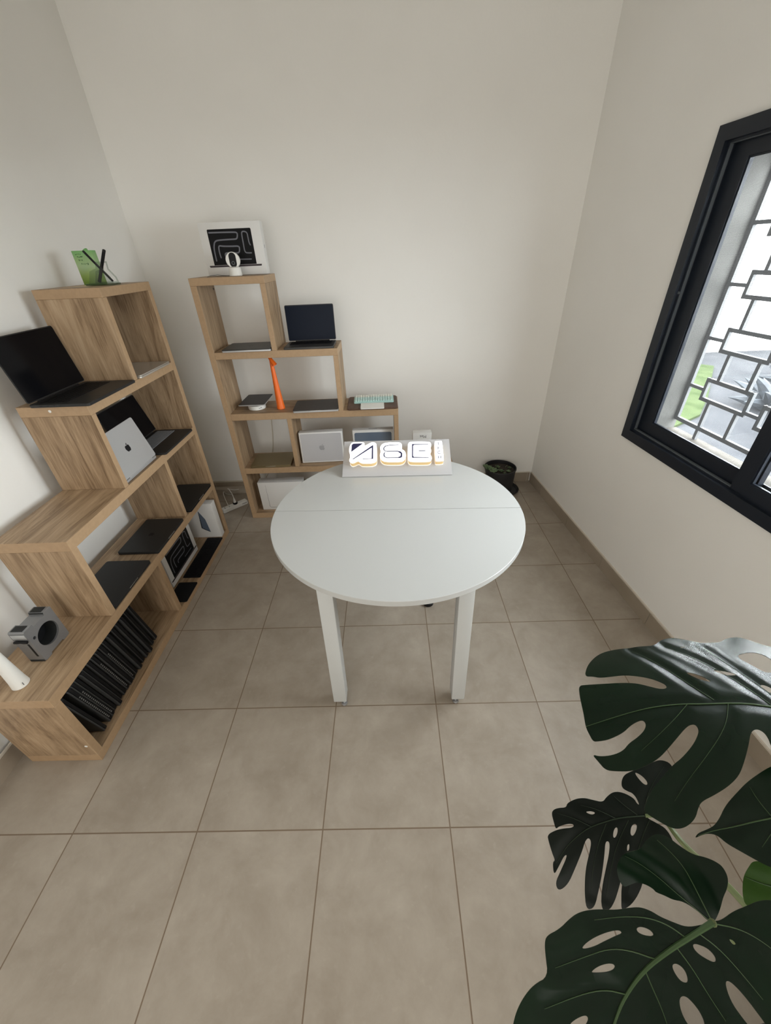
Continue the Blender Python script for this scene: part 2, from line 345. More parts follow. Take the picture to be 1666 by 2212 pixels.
def fruit_mark(size):
    """Bitten-fruit emblem outline (body, leaf), centred, y up, height = size."""
    cur = (318.7, 268.7); body = [cur]
    for seg in ([-.2, -36.7, 16.4, -64.4, 50, -84.8], [-18.8, -26.9, -47.2, -41.7, -84.7, -44.6], [-35.5, -2.8, -74.3, 20.7, -88.5, 20.7], [-15, 0, -49.4, -19.7, -76.4, -19.7],
                [-59.1, 1.3, -118.4, 44.6, -118.4, 132.9], [0, 26.2, 4.8, 53.3, 14.4, 81.2], [12.8, 36.7, 59, 126.7, 107.2, 125.2], [25.2, -.6, 43, -17.9, 75.8, -17.9], [31.8, 0, 48.3, 17.9, 76.4, 17.9],
                [48.6, -.7, 90.4, -82.5, 102.6, -119.3], [-65.2, -30.7, -61.7, -90, -61.7, -91.9]):
        p = [(cur[0] + seg[i], cur[1] + seg[i + 1]) for i in (0, 2, 4)]; body += bez(cur, *p, 4); cur = body[-1]
    body = body[:-1]
    cur = (262.1, 104.5); leaf = [cur]
    for seg in ([27.3, -32.4, 24.8, -61.9, 24, -72.5], [-24.1, 1.4, -52, 16.4, -67.9, 34.9], [-17.5, 19.8, -27.8, 44.3, -25.6, 71.9], [26.1, 2, 49.9, -11.4, 69.5, -34.3]):
        p = [(cur[0] + seg[i], cur[1] + seg[i + 1]) for i in (0, 2, 4)]; leaf += bez(cur, *p, 4); cur = leaf[-1]
    leaf = leaf[:-1]; k = size / 448.0
    return [[((x - 193) * k, (256 - y) * k) for x, y in pl] for pl in (body, leaf)]
def emblem(name, frame, size, m, parent, h=0.0006):
    bm = bm_new()
    for pl in fruit_mark(size): prism(bm, pl, frame, -0.0002, h)
    return obj(name, bm, m, parent, smooth=False)
# ================================================================ the setting
Zv = Vector((0, 0, 1))
RWF = (RW0, RT, Zv, RN)
def rbox(bm, s0, s1, z0, z1, o0, o1, mi=0): return prism(bm, [(s0, z0), (s1, z0), (s1, z1), (s0, z1)], RWF, o0, o1, mi)
HS0, HS1, HZ0, HZ1 = 1.03, 2.33, 0.872, 1.985
bm = bm_new(); bx(bm, (-0.9, -2.9, -0.1), (3.0, 2.7, 0)); struct('floor', bm, M['floor'])
bm = bm_new(); bx(bm, (-0.9, -2.9, 2.95), (3.1, 2.7, 3.05)); struct('ceiling', bm, M['ceiling'])
bm = bm_new(); bx(bm, (-0.7, 2.44, 0), (2.75, 2.6, 2.95)); struct('wall_back', bm, M['wall'])
bm = bm_new(); prism(bm, [(-0.385, 2.5), (-0.465, -2.8), (-0.7, -2.8), (-0.7, 2.5)], ((0, 0, 0), (1, 0, 0), (0, 1, 0), Zv), 0, 2.95); struct('wall_left', bm, M['wall'])
bm = bm_new()
WA0, WA1, WB0, WB1 = 0.985, 2.375, 0.842, 2.012
rbox(bm, -0.1, WA0, 0, 2.95, 0, 0.211); rbox(bm, WA1, 5.3, 0, 2.95, 0, 0.211); rbox(bm, WA0, WA1, 0, WB0, 0, 0.211); rbox(bm, WA0, WA1, WB1, 2.95, 0, 0.211)
struct('wall_right', bm, M['wall'])
bm = bm_new(); bx(bm, (-0.7, -2.85, 0), (3.0, -2.7, 2.95)); struct('wall_front', bm, M['wall'])
bm = bm_new()
for x0, x1, z0, z1 in ((-0.29, -0.21, 0, 2.42), (2.01, 2.09, 0, 2.42), (-0.21, 2.01, 2.36, 2.42), (0.87, 0.93, 0.0, 2.36)): bx(bm, (x0, -2.7, z0), (x1, -2.63, z1), 0.003)
struct('added_door_frame', bm, M['frame'])  # made-up door frame set around the added fill lamp
# skirting tiles with a painted top ridge
def skirt(name, a, b, nrm_, lens):
    a, b, nrm_ = Vector(a), Vector(b), Vector(nrm_).normalized(); d = (b - a).normalized(); L_ = (b - a).length
    bm = bm_new(); f = (a, d, Zv, nrm_); x = 0.0
    for ln in lens + [0.45] * 20:
        x1 = min(x + ln, L_)
        if x1 - x > 0.01: prism(bm, [(x + 0.0015, 0), (x1 - 0.0015, 0), (x1 - 0.0015, 0.085), (x + 0.0015, 0.085)], f, 0.0, 0.011)
        x = x1
        if x >= L_ - 1e-6: break
    prism(bm, [(0, 0), (L_, 0), (L_, 0.083), (0, 0.083)], f, 0, 0.008, 1)
    prism(bm, [(0, 0.083), (L_, 0.083), (L_, 0.094), (0, 0.09)], f, 0, 0.009, 1)
    struct(name, bm, [M['skirt'], M['caulk']])
skirt('baseboard_right', rw(0.012, 0), rw(5.1, 0), -RN, [0.22])
skirt('baseboard_back', (2.37, 2.44, 0), (-0.385, 2.44, 0), (0, -1, 0), [0.02])
skirt('baseboard_left', (-0.424, -2.7, 0), (-0.388, 2.43, 0), (1, -0.015, 0), [0.3])
bm = bm_new(); bx(bm, (-0.37, 2.372, 0.0), (0.9, 2.428, 0.046), 0.003); struct('trim_1', bm, M['batten'])
# window reveal and sill outside the panes
bm = bm_new()
rbox(bm, WA0, HS0, WB0, WB1, 0.057, 0.2125); rbox(bm, HS1, WA1, WB0, WB1, 0.057, 0.2125); rbox(bm, HS0, HS1, HZ1, WB1, 0.057, 0.2125)
rbox(bm, HS0, HS1, WB0, HZ0 + 0.0005, 0.057, 0.225, 1)
struct('trim_2', bm, [M['reveal'], M['sill']])
# window: fixed frame, two sliding sashes, panes, insect screen
def ringbars(bm, s0, s1, z0, z1, w_, o0, o1, wb=None, wt=None, wl=None, wr=None, mi=0):
    wb = wb or w_; wt = wt or w_; wl = wl or w_; wr = wr or w_
    rbox(bm, s0, s0 + wl, z0, z1, o0, o1, mi); rbox(bm, s1 - wr, s1, z0, z1, o0, o1, mi)
    rbox(bm, s0 + wl, s1 - wr, z0, z0 + wb, o0, o1, mi); rbox(bm, s0 + wl, s1 - wr, z1 - wt, z1, o0, o1, mi)
bm = bm_new(); ringbars(bm, 0.958, 2.40, 0.813, 2.042, 0.050, -0.014, 0.055); ringbars(bm, 0.97, 2.388, 0.825, 2.03, 0.046, 0.0, 0.05); ringbars(bm, 0.965, 2.393, 0.82, 2.035, 0.10, 0.050, 0.056)
win = struct('window_1', bm, M['frame'])
def rpart(name, m, fn, parent=win):
    bm = bm_new(); fn(bm); return obj(name, bm, m, parent, smooth=False)
rpart('gasket', M['gasket'], lambda b: ringbars(b, 1.016, 2.344, 0.871, 1.986, 0.004, 0.004, 0.016))
sa = rpart('sash', M['frame'], lambda b: (ringbars(b, 1.012, 1.705, 0.867, 1.992, 0.086, 0.026, 0.050, wb=0.064, wt=0.056), ringbars(b, 1.098, 1.64, 0.931, 1.936, 0.006, 0.030, 0.034)))
rpart('pane', M['pane'], lambda b: rbox(b, 1.09, 1.645, 0.925, 1.94, 0.036, 0.040), sa)
sb = rpart('sash', M['frame'], lambda b: (ringbars(b, 1.637, 2.345, 0.867, 1.992, 0.063, 0.000, 0.022, wb=0.055, wt=0.055), ringbars(b, 1.700, 2.282, 0.922, 1.937, 0.005, 0.004, 0.008)))
rpart('pane', M['pane'], lambda b: rbox(b, 1.69, 2.29, 0.915, 1.945, 0.010, 0.014), sb)
rpart('insect_screen', M['screenmesh'], lambda b: rbox(b, 1.032, 2.33, HZ0, HZ1, 0.062, 0.0625))
bm = bm_new(); lathe(bm, [(0.006, 0), (0.006, 0.004), (0.003, 0.006)], rw(1.012, 1.50, 0.004), 12, -RN); obj('screw_cap', bm, M['gasket'], win)
# security grille: square bars with offset rectangles
bm = bm_new(); G0, G1 = 0.193, 0.207
def gbar(s0, z0, s1, z1, b=0.016):
    if abs(s1 - s0) > abs(z1 - z0): rbox(bm, min(s0, s1), max(s0, s1), z0 - b / 2, z0 + b / 2, G0, G1)
    else: rbox(bm, s0 - b / 2, s0 + b / 2, min(z0, z1), max(z0, z1), G0, G1)
gbar(1.040, HZ0 + 0.05, 1.040, 1.96, 0.018); gbar(2.31, HZ0 + 0.05, 2.31, 1.96, 0.018); gbar(1.032, 0.93, 2.326, 0.93, 0.018); gbar(1.032, 1.952, 2.326, 1.952, 0.018)
for k, s in enumerate((1.19, 1.345, 1.50, 1.655, 1.81, 1.965, 2.12)):
    if k in (0, 3, 6): gbar(s, HZ0 + 0.002, s, 0.93)
col0 = [1.137, 1.447, 1.757, 2.067]
for ci, s0 in enumerate(col0):
    for r in range(5):
        z = 1.06 + 0.2135 * r + (0.0 if ci % 2 == 0 else -0.03)
        if z + 0.09 > 1.95: continue
        gbar(s0, z, s0 + 0.235, z); gbar(s0, z + 0.087, s0 + 0.235, z + 0.087); gbar(s0, z - 0.008, s0, z + 0.095); gbar(s0 + 0.235, z - 0.008, s0 + 0.235, z + 0.095)
        zb = 0.93 if r == 0 else z - 0.2135 + 0.087
        gbar(s0 + 0.053, zb, s0 + 0.053, z); gbar(s0 + 0.205, zb, s0 + 0.205, z)
        gbar(s0 - (0.095 if ci == 0 else 0.075), z + 0.040, s0, z + 0.040, 0.014)
for z in (1.74,): gbar(1.04, z, 1.137, z, 0.014)
tag(obj('security_grille', bm, M['grille'], None, False), 'grey steel security grille of offset rectangles outside the window', 'grille')
# outside
bm = bm_new(); bx(bm, (2.95, -6, -0.3), (30, 30, -0.12)); struct('ground', bm, M['paving'])
bm = bm_new(); bx(bm, (3.0, 7.4, -0.12), (24, 7.6, 2.4)); struct('wall_garden', bm, M['wall'])
bm = bm_new(); prism(bm, [(3.3, 3.0), (5.0, 4.1), (5.5, 4.7), (6.1, 5.5), (6.7, 6.3), (6.0, 7.0), (3.6, 5.2)], ((0, 0, -0.12), (1, 0, 0), (0, 1, 0), Zv), 0, 0.03)
o = obj('lawn', bm, M['lawn'], None, False); o['kind'] = 'stuff'; tag(o, 'bright green lawn seen through the window grille', 'grass')
random.seed(4)
def agave(x, y, n, ln, label, m):
    t = thing('spiky_plant', label, 'plant', (x, y, -0.12), group='spiky plants outside')
    for k in range(n):
        a = 2.4 * k; el = math.radians(25 + 50 * k / n); l_ = ln * (0.75 + 0.3 * random.random())
        bm = bm_new(); pts = []; 
        for i in range(7):
            q = i / 6; r_ = l_ * q; pts.append((r_ * math.cos(el - 0.5 * q) * math.cos(a), r_ * math.cos(el - 0.5 * q) * math.sin(a), r_ * math.sin(el - 0.3 * q)))
        tube(bm, pts, [0.035, 0.06, 0.07, 0.062, 0.045, 0.025, 0.003], 6)
        obj('leaf', bm, m, t)
agave(5.95, 4.25, 18, 0.55, 'grey blue spiky plant outside beside the lawn', M['agave'])
agave(5.55, 3.15, 18, 0.55, 'grey blue spiky plant outside nearest the window post', M['agave'])
agave(7.0, 5.05, 16, 0.55, 'grey blue spiky plant outside farthest from the window', M['agave'])

# ================================================================ stepped bookshelves
def step_shelf(label, loc, mapf, ends, depth, ax_len, ax_dep, top_u=0.422):
    """mapf(u, w, z) -> local coordinates: u along the front from the tall end, w depth from the front."""
    t = thing('step_bookshelf', label, 'bookshelf', loc)
    e1, e2, e3 = ends
    def board(name, u0, u1, z0, z1, grain, faces_edge=True, w0=0.0):
        bm = bm_new(); a, b = Vector(mapf(u0, w0, z0)), Vector(mapf(u1, depth, z1))
        lo = [min(a[i], b[i]) for i in range(3)]; hi = [max(a[i], b[i]) for i in range(3)]
        bx(bm, lo, hi, 0.0012, 0, 1)
        for f in bm.faces:
            n_ = f.normal; thin = 2 if grain != 2 else ax_len
            if abs(n_[thin]) < 0.7: f.material_index = 1
        return obj(name, bm, [WOOD[grain], M['edge']], t, False)
    T_ = 0.030
    board('base_board', 0, e3, 0, 0.045, ax_len)
    board('shelf_board', 0.0362, e3, 0.388, 0.433, ax_len); board('shelf_board', 0.0362, e2, 0.790, 0.8355, ax_len); board('shelf_board', 0.0362, e1, 1.180, 1.222, ax_len)
    board('top_board', 0, top_u, 1.574, 1.612, ax_len)
    board('side_panel', 0, 0.036, 0.045, 1.574, 2)
    board('end_panel', top_u - T_, top_u, 1.222, 1.574, 2); board('end_panel', e1 - T_, e1, 0.8355, 1.180, 2)
    board('end_panel', e2 - T_, e2, 0.433, 0.790, 2); board('end_panel', e3 - T_, e3, 0.045, 0.388, 2)
    board('divider', 0.404, 0.434, 0.433, 0.790, 2, w0=0.004); board('divider', 0.775, 0.805, 0.045, 0.388, 2, w0=0.004)
    return t
LF, LB = -0.040, -0.334
YL = 1.810
sh = step_shelf('oak stepped bookshelf along the left wall, tall end in the corner', (-0.187, 1.0, 0), lambda u, w_, z: (LF - w_ + 0.187, YL - u - 1.0, z), (0.785, 1.184, 1.566), 0.294, 1, 0)
for nm, (x, y, z), d in (('screw_cap', (-0.20, 1.0248, 1.203), (0, -1, 0)), ('screw_cap', (-0.055, 0.2438, 0.115), (0, -1, 0))):
    bm = bm_new(); lathe(bm, [(0.006, 0), (0.006, 0.0012), (0.003, 0.0016), (0.0025, 0.0008)], (x + 0.187, y - 1.0, z), 14, d); obj(nm, bm, M['whiteplastic'], sh)
BF, BXS = 1.988, 0.088
sh2 = step_shelf('oak stepped bookshelf against the back wall, descending towards the round table', (0.85, 2.12, 0), lambda u, w_, z: (BXS + u - 0.85, BF + w_ - 2.12, z), (0.790, 1.153, 1.535), 0.262, 0, 1)
bm = bm_new(); lathe(bm, [(0.006, 0), (0.006, 0.001)], (0.125 - 0.85, 2.225 - 2.12, 1.545), 12, (1, 0, 0)); obj('screw_hole', bm, M['black'], sh2)

# ================================================================ round table
TC = Vector((1.199, 0.924, 0)); TR_, TZ = 0.548, 0.74
t = thing('round_table', 'round white two-piece table in the middle of the room', 'table', TC)
def half_disc(sign_, seam):
    P = []; a0 = math.asin(seam / TR_)
    n = 72
    rng_ = [math.pi - a0 + (math.pi + 2 * a0) * k / n for k in range(n + 1)] if sign_ < 0 else [a0 + (math.pi - 2 * a0) * k / n for k in range(n + 1)]
    return [(TR_ * math.cos(a), TR_ * math.sin(a)) for a in rng_]
SEAM_ROT = math.radians(-1.6)
for sg, nm in ((-1, 'table_top'), (1, 'table_top')):
    P = half_disc(sg, 0.0); P = [(x, y + sg * 0.0012) for x, y in P]
    bm = bm_new(); prof = [(0.002, TZ - 0.025), (0, TZ - 0.023), (0, TZ - 0.0016), (0.0016, TZ)]; rings = []
    for ins, z in prof: rings.append([bm.verts.new((x * (1 - ins / TR_), (y - sg * 0.0012) * (1 - ins / TR_) + sg * (0.0012 + ins * 0.2), z)) for x, y in P])
    for a, b in zip(rings[:-1], rings[1:]):
        for i in range(len(P)): bm.faces.new((a[i], a[(i + 1) % len(P)], b[(i + 1) % len(P)], b[i]))
    bm.faces.new(list(reversed(rings[0]))); bm.faces.new(rings[-1]); bmesh.ops.recalc_face_normals(bm, faces=bm.faces[:])
    bmesh.ops.rotate(bm, cent=(0, 0, 0), matrix=Matrix.Rotation(SEAM_ROT, 3, 'Z'), verts=bm.verts[:])
    obj(nm, bm, M['white'], t)
for sx in (0, 1):
    for yy in (0.452, 1.33):
        x0 = 0.893 if sx == 0 else 1.419
        bm = bm_new(); bx(bm, (x0 - TC.x, yy - TC.y, 0.028), (x0 + 0.057 - TC.x, yy + 0.062 - TC.y, TZ - 0.025), 0.003)
        for v in bm.verts:
            k_ = v.co.z / 0.715; v.co.y += (0.024 if yy < 0.9 else -0.024) * k_; v.co.x += (0.007 if sx == 0 else -0.007) * k_
        lg = obj('leg', bm, M['whitemetal'], t)
        bm = bm_new(); c = ((x0 + (0.045 if sx == 0 else 0.020)) - TC.x, yy + 0.0115 - TC.y, 0)
        lathe(bm, [(0.013, 0), (0.014, 0.004), (0.012, 0.009), (0.005, 0.011), (0.005, 0.03)], c, 20); obj('levelling_foot', bm, M['chrome'], lg)
    x0 = 0.905 if sx == 0 else 1.431
    bm = bm_new(); bx(bm, (x0 - TC.x, 0.514 - TC.y, 0.675), (x0 + 0.033 - TC.x, 1.33 - TC.y, TZ - 0.025), 0.002); obj('side_rail', bm, M['whitemetal'], t)
for yy in (0.468, 1.346):
    bm = bm_new(); bx(bm, (0.950 - TC.x, yy - TC.y, 0.695), (1.419 - TC.x, yy + 0.03 - TC.y, TZ - 0.025), 0.002); obj('cross_rail', bm, M['whitemetal'], t)

# ================================================================ lit sign on the table
SO = Vector((0.930, 1.237, 0.7405)); SU = Vector((0.99976, -0.022, 0)); SV = Vector((0.019, 0.868, 0.496)).normalized(); SV = (SV - SU * SV.dot(SU)).normalized(); SN = SU.cross(SV)
SW, SH = 0.561, 0.222
base = Vector((1.21, 1.30, 0.74)); sg = thing('illuminated_sign', 'white tilted sign board with glowing raised letters on the round table', 'sign', base)
SOl = SO - base
bm = bm_new(); prism(bm, [(0, 0), (SW, 0), (SW, SH), (0, SH)], (SOl, SU, SV, SN), 0, 0.004); bmesh.ops.translate(bm, verts=bm.verts[:], vec=(0, 0, 0.001)); obj('board', bm, M['board'], sg, False)
fr = (SOl + SN * 0.005, SU, SV, SN)
LET = {"A":[[[0.0386,0.1747],[0.046,0.1875],[0.0578,0.19],[0.1032,0.1896],[0.112,0.1845],[0.1146,0.1748],[0.1118,0.1629],[0.1467,0.1859],[0.1585,0.1879],[0.1703,0.1837],[0.1783,0.1705],[0.1792,0.0788],[0.1755,0.0675],[0.1679,0.0608],[0.1488,0.0559],[0.1028,0.0571],[0.0911,0.0652],[0.0831,0.0732],[0.0605,0.0601],[0.049,0.0595],[0.039,0.069],[0.0366,0.0805],[0.0418,0.0943],[0.0541,0.1079],[0.041,0.1153],[0.0347,0.1248],[0.0336,0.1533]],[[[0.0466,0.1721],[0.0541,0.1805],[0.1054,0.1809],[0.0455,0.1283]],[[0.0559,0.0804],[0.0546,0.0842],[0.1587,0.1696],[0.1599,0.084],[0.1522,0.0833],[0.1519,0.1526]],[[0.106,0.0809],[0.106,0.0837],[0.1599,0.0849],[0.1599,0.0821]]]],"S":[[[0.1934,0.1485],[0.1999,0.1674],[0.2136,0.179],[0.2332,0.1832],[0.2881,0.1839],[0.3037,0.1786],[0.3093,0.1665],[0.309,0.1475],[0.3061,0.1395],[0.3183,0.1316],[0.3276,0.1163],[0.329,0.093],[0.3228,0.0748],[0.3092,0.0637],[0.2901,0.0611],[0.2253,0.0629],[0.2061,0.0712],[0.1964,0.0853],[0.1932,0.1062],[0.2001,0.1271]],[[[0.291,0.1675],[0.2925,0.1646],[0.2449,0.1637],[0.2254,0.159],[0.216,0.1469],[0.2183,0.1346],[0.2273,0.1268],[0.223,0.125],[0.2129,0.1357],[0.2113,0.1471],[0.2214,0.162],[0.2449,0.167]],[[0.2253,0.1287],[0.2873,0.1278],[0.3027,0.1227],[0.3094,0.1122],[0.3082,0.089],[0.2982,0.0838],[0.2291,0.0848],[0.2153,0.094],[0.2122,0.1057],[0.2156,0.1172],[0.2234,0.1255],[0.2195,0.1148],[0.2176,0.1055],[0.2214,0.0938],[0.231,0.0884],[0.2867,0.0878],[0.2999,0.0948],[0.3017,0.1101],[0.2872,0.1231],[0.2292,0.1243]]]],"E":[[[0.3394,0.168],[0.3468,0.1812],[0.3586,0.1851],[0.4444,0.1825],[0.4577,0.1763],[0.462,0.1619],[0.4581,0.1477],[0.4508,0.1399],[0.4592,0.1312],[0.4584,0.1172],[0.4501,0.1044],[0.4589,0.0893],[0.46,0.0755],[0.4536,0.062],[0.4382,0.057],[0.351,0.0594],[0.3406,0.0674],[0.3364,0.0836],[0.3378,0.1348]],[[[0.3613,0.1687],[0.4451,0.1662],[0.4458,0.1633],[0.3735,0.1636],[0.3667,0.1576],[0.3647,0.0943],[0.369,0.0873],[0.4441,0.0838],[0.4439,0.0806],[0.3586,0.083]],[[0.3947,0.127],[0.4285,0.1265],[0.4284,0.1223],[0.3945,0.1228]]]],"T":[[[0.4773,0.1791],[0.4834,0.1847],[0.5128,0.1866],[0.5183,0.1817],[0.5202,0.067],[0.516,0.0603],[0.4807,0.059],[0.4761,0.0636]],[]]}
def mid(P): return (sum(p[0] for p in P) / len(P), sum(p[1] for p in P) / len(P))
def grow(P, k):
    c = mid(P); return [(c[0] + (p[0] - c[0]) * k, c[1] + (p[1] - c[1]) * k) for p in P]
for key in ('A', 'S', 'E', 'T'):
    P, inl = LET[key]; P = P if sum(P[i][0] * P[(i + 1) % len(P)][1] - P[(i + 1) % len(P)][0] * P[i][1] for i in range(len(P))) > 0 else P[::-1]
    q_ = []
    for _ in range(2):
        q_ = []
        for i in range(len(P)):
            p0, p1 = P[i], P[(i + 1) % len(P)]; q_ += [(p0[0] * .75 + p1[0] * .25, p0[1] * .75 + p1[1] * .25), (p0[0] * .25 + p1[0] * .75, p0[1] * .25 + p1[1] * .75)]
        P = q_
    bm = bm_new(); prism(bm, P, fr, 0.031, 0.036, 0); lt = obj('letter', bm, M['signface'], sg, False)
    bm = bm_new(); prism(bm, grow(P, 0.975), fr, 0.003, 0.031, 0); obj('letter_side', bm, M['signside'], lt, False)
    bm = bm_new(); prism(bm, grow(P, 1.0), fr, 0.0, 0.003, 0); obj('letter_rim', bm, M['signrim'], lt, False)
    for q in inl:
        bm = bm_new(); prism(bm, q, fr, 0.036, 0.0366, 0); obj('inlay', bm, M['signink'], lt, False)
    if key == 'T':
        for ch, uv_ in zip('TECH', ((0.4978, 0.1655), (0.4974, 0.1395), (0.4976, 0.1114), (0.4992, 0.0827))):
            bm = text_bm(ch, 0.025, (SOl + SN * 0.005 + SU * uv_[0] + SV * uv_[1], SU, SV, SN), 0.036, 0.0006); obj('letter_mark', bm, M['signink'], lt, False)
# stand behind the board
bm = bm_new(); Pb = [(SO + SV * 0.17 + SN * -0.001), (SO + SV * 0.17 + SN * -0.001)]
y0 = (SO + SV * 0.17).y - base.y; z0 = (SO + SV * 0.17).z - base.z
for xx in (0.10, 0.45):
    bx(bm, (SO.x - base.x + xx, y0 - 0.002, 0.0005), (SO.x - base.x + xx + 0.012, y0 + 0.012, z0 - 0.012), 0.001)
bx(bm, (SO.x - base.x + 0.10, y0 - 0.002, 0.0005), (SO.x - base.x + 0.462, y0 + 0.012, 0.006), 0.001)
obj('stand', bm, M['whitemetal'], sg)

# ================================================================ laptops
def closed_laptop(label, cx, cy, z, rz, W, D, T, m_lid, m_base, logo=None, group=None, logo_m=None):
    t = thing('closed_laptop', label, 'laptop', (cx, cy, z), rz, group)
    bm = bm_new(); slab(bm, W, D, 0.0006, T * 0.62, 0.010, 0.0012); b = obj('base', bm, m_base, t)
    bm = bm_new(); bx(bm, (-W * 0.36, D / 2 - 0.006, T * 0.60), (W * 0.36, D / 2 - 0.001, T * 0.72), 0.001); obj('hinge', bm, M['black'], t)
    bm = bm_new(); slab(bm, W, D, T * 0.66, T, 0.010, 0.0014); lid = obj('lid', bm, m_lid, t)
    if logo: emblem('emblem', ((0, 0, T), (-1, 0, 0), (0, -1, 0), (0, 0, 1)), logo, logo_m or M['black'], lid, 0.0003)
    bm = bm_new(); bx(bm, (-0.035, -D / 2 - 0.0002, T * 0.56), (0.035, -D / 2 + 0.003, T * 0.66), 0.0005); obj('finger_notch', bm, M['silver2'], t)
    return t
def open_laptop(label, cx, cy, z, rz, W, D, T, lean, m_body, m_lid, m_screen, m_keys, lidh=None, logo=None, logo_m=None, ports=False, hinge_m=None, hinge_in=0.0):
    t = thing('open_laptop', label, 'laptop', (cx, cy, z), rz); lidh = lidh or D
    bm = bm_new(); slab(bm, W, D, 0.0006, T, 0.010, 0.0014); b = obj('base', bm, m_body, t)
    bm = bm_new(); kw, kd = W * 0.86, D * 0.46; ky = D * 0.16; bx(bm, (-kw / 2, ky - kd / 2, T - 0.001), (kw / 2, ky + kd / 2, T + 0.0004), 0.0003)
    rows, colsn = 6, 14; pw, pd = kw / colsn, kd / rows
    for r in range(rows):
        for c in range(colsn):
            if r == 0 and 4 <= c <= 8:
                if c != 4: continue
                x0, x1 = -kw / 2 + 4 * pw, -kw / 2 + 9 * pw
            else: x0, x1 = -kw / 2 + c * pw, -kw / 2 + (c + 1) * pw
            bx(bm, (x0 + 0.0012, ky - kd / 2 + r * pd + 0.0012, T + 0.0002), (x1 - 0.0012, ky - kd / 2 + (r + 1) * pd - 0.0012, T + 0.0016))
    obj('keyboard', bm, m_keys, b, False)
    bm = bm_new(); slab(bm, W * 0.42, D * 0.33, T - 0.0006, T + 0.0002, 0.006, 0.0002, 0, 0, -D * 0.30); obj('trackpad', bm, m_body, b)
    if ports:
        bm = bm_new()
        for py, pl in ((0.075, 0.014), (0.045, 0.008), (0.020, 0.008), (-0.005, 0.005)): bx(bm, (-W / 2 - 0.0006, py - pl / 2, T * 0.42), (-W / 2 + 0.002, py + pl / 2, T * 0.68), 0.0004)
        obj('port', bm, M['black'], b)
    a = math.radians(lean); V = Vector((0, math.sin(a), math.cos(a))); N_ = Vector((0, -math.cos(a), math.sin(a)))
    O = Vector((0, D / 2 - 0.003 - hinge_in, T + 0.0035)); th = 0.0045
    f = (O, (1, 0, 0), V, N_)
    bm = bm_new(); prism(bm, rrect(W, lidh, 0.009, 5, 0, lidh / 2), f, -th / 2, th / 2); lid = obj('lid', bm, m_lid, t)
    bm = bm_new(); prism(bm, rrect(W - 0.005, lidh - 0.008, 0.006, 5, 0, lidh / 2), f, th / 2 - 0.0002, th / 2 + 0.0005); obj('screen', bm, m_screen, lid)
    bm = bm_new(); tube(bm, [(-W * 0.36, D / 2 - 0.004 - hinge_in, T + 0.0005), (W * 0.36, D / 2 - 0.004 - hinge_in, T + 0.0005)], 0.0038, 10); obj('hinge', bm, hinge_m or M['black'], t)
    if logo: emblem('emblem', (O + V * (lidh * 0.52) - N_ * (th / 2), (-1, 0, 0), V, -N_), logo, logo_m or M['black'], lid, 0.0004)
    return t
Z1, Z2, Z3, Z0 = 1.222, 0.8355, 0.433, 0.045
R90 = math.pi / 2
# left shelf
open_laptop('large black laptop standing open on the upper step of the left bookshelf', -0.140, 1.186, Z1, R90, 0.350, 0.246, 0.0125, 9, M['darkalu'], M['darkalu'], M['screen'], M['keys'], 0.243, ports=True)
closed_laptop('closed silver laptop in the topmost cube of the left bookshelf', -0.130, 1.577, Z1, R90, 0.305, 0.212, 0.0155, M['silver2'], M['silver2'])
open_laptop('black laptop with a grey keyboard cover, open behind the silver lid', -0.128, 1.548, Z2, R90, 0.345, 0.226, 0.0125, 16, M['darkalu'], M['darkalu'], M['screen'], M['graykeys'], 0.222)
open_laptop('silver laptop showing the back of its lid with a black emblem', -0.160, 1.2065, Z2, -R90, 0.292, 0.212, 0.0125, -14, M['silver'], M['silver'], M['screen'], M['keys'], 0.212, logo=0.040, logo_m=M['blackmat'], hinge_m=M['silver'])
closed_laptop('closed charcoal laptop on the left bookshelf nearest the empty step', -0.155, 0.818, Z3, R90, 0.312, 0.222, 0.016, M['darkalu'], M['darkalu'])
closed_laptop('closed charcoal laptop with faint emblem, middle of three on the left shelf', -0.145, 1.192, Z3, R90, 0.305, 0.215, 0.016, M['darkalu'], M['darkalu'], 0.034)
closed_laptop('closed black laptop in the small bay at the far end of the left bookshelf', -0.140, 1.590, Z3, R90, 0.325, 0.222, 0.0155, M['darkalu'], M['blackmat'])
# back shelf
closed_laptop('closed dark grey laptop with emblem in the top cube of the back bookshelf', 0.325, 2.085, Z1, math.radians(1), 0.297, 0.222, 0.0165, M['spacegray'], M['silver'], 0.036, logo_m=M['spacegray'])
open_laptop('open laptop with a dark blue screen on the step of the back bookshelf', 0.702, 2.088, Z1, math.radians(1), 0.304, 0.200, 0.013, 4, M['spacegray'], M['spacegray'], M['bluescreen'], M['keys'], 0.205)
closed_laptop('closed dark grey laptop beside the orange lamp on the back bookshelf', 0.694, 2.072, Z2, math.radians(2), 0.300, 0.205, 0.020, M['brownalu'], M['silver'])
closed_laptop('closed gold laptop in the lower left bay of the back bookshelf', 0.312, 2.096, Z3, math.radians(2), 0.290, 0.216, 0.0165, M['gold'], M['gold'])

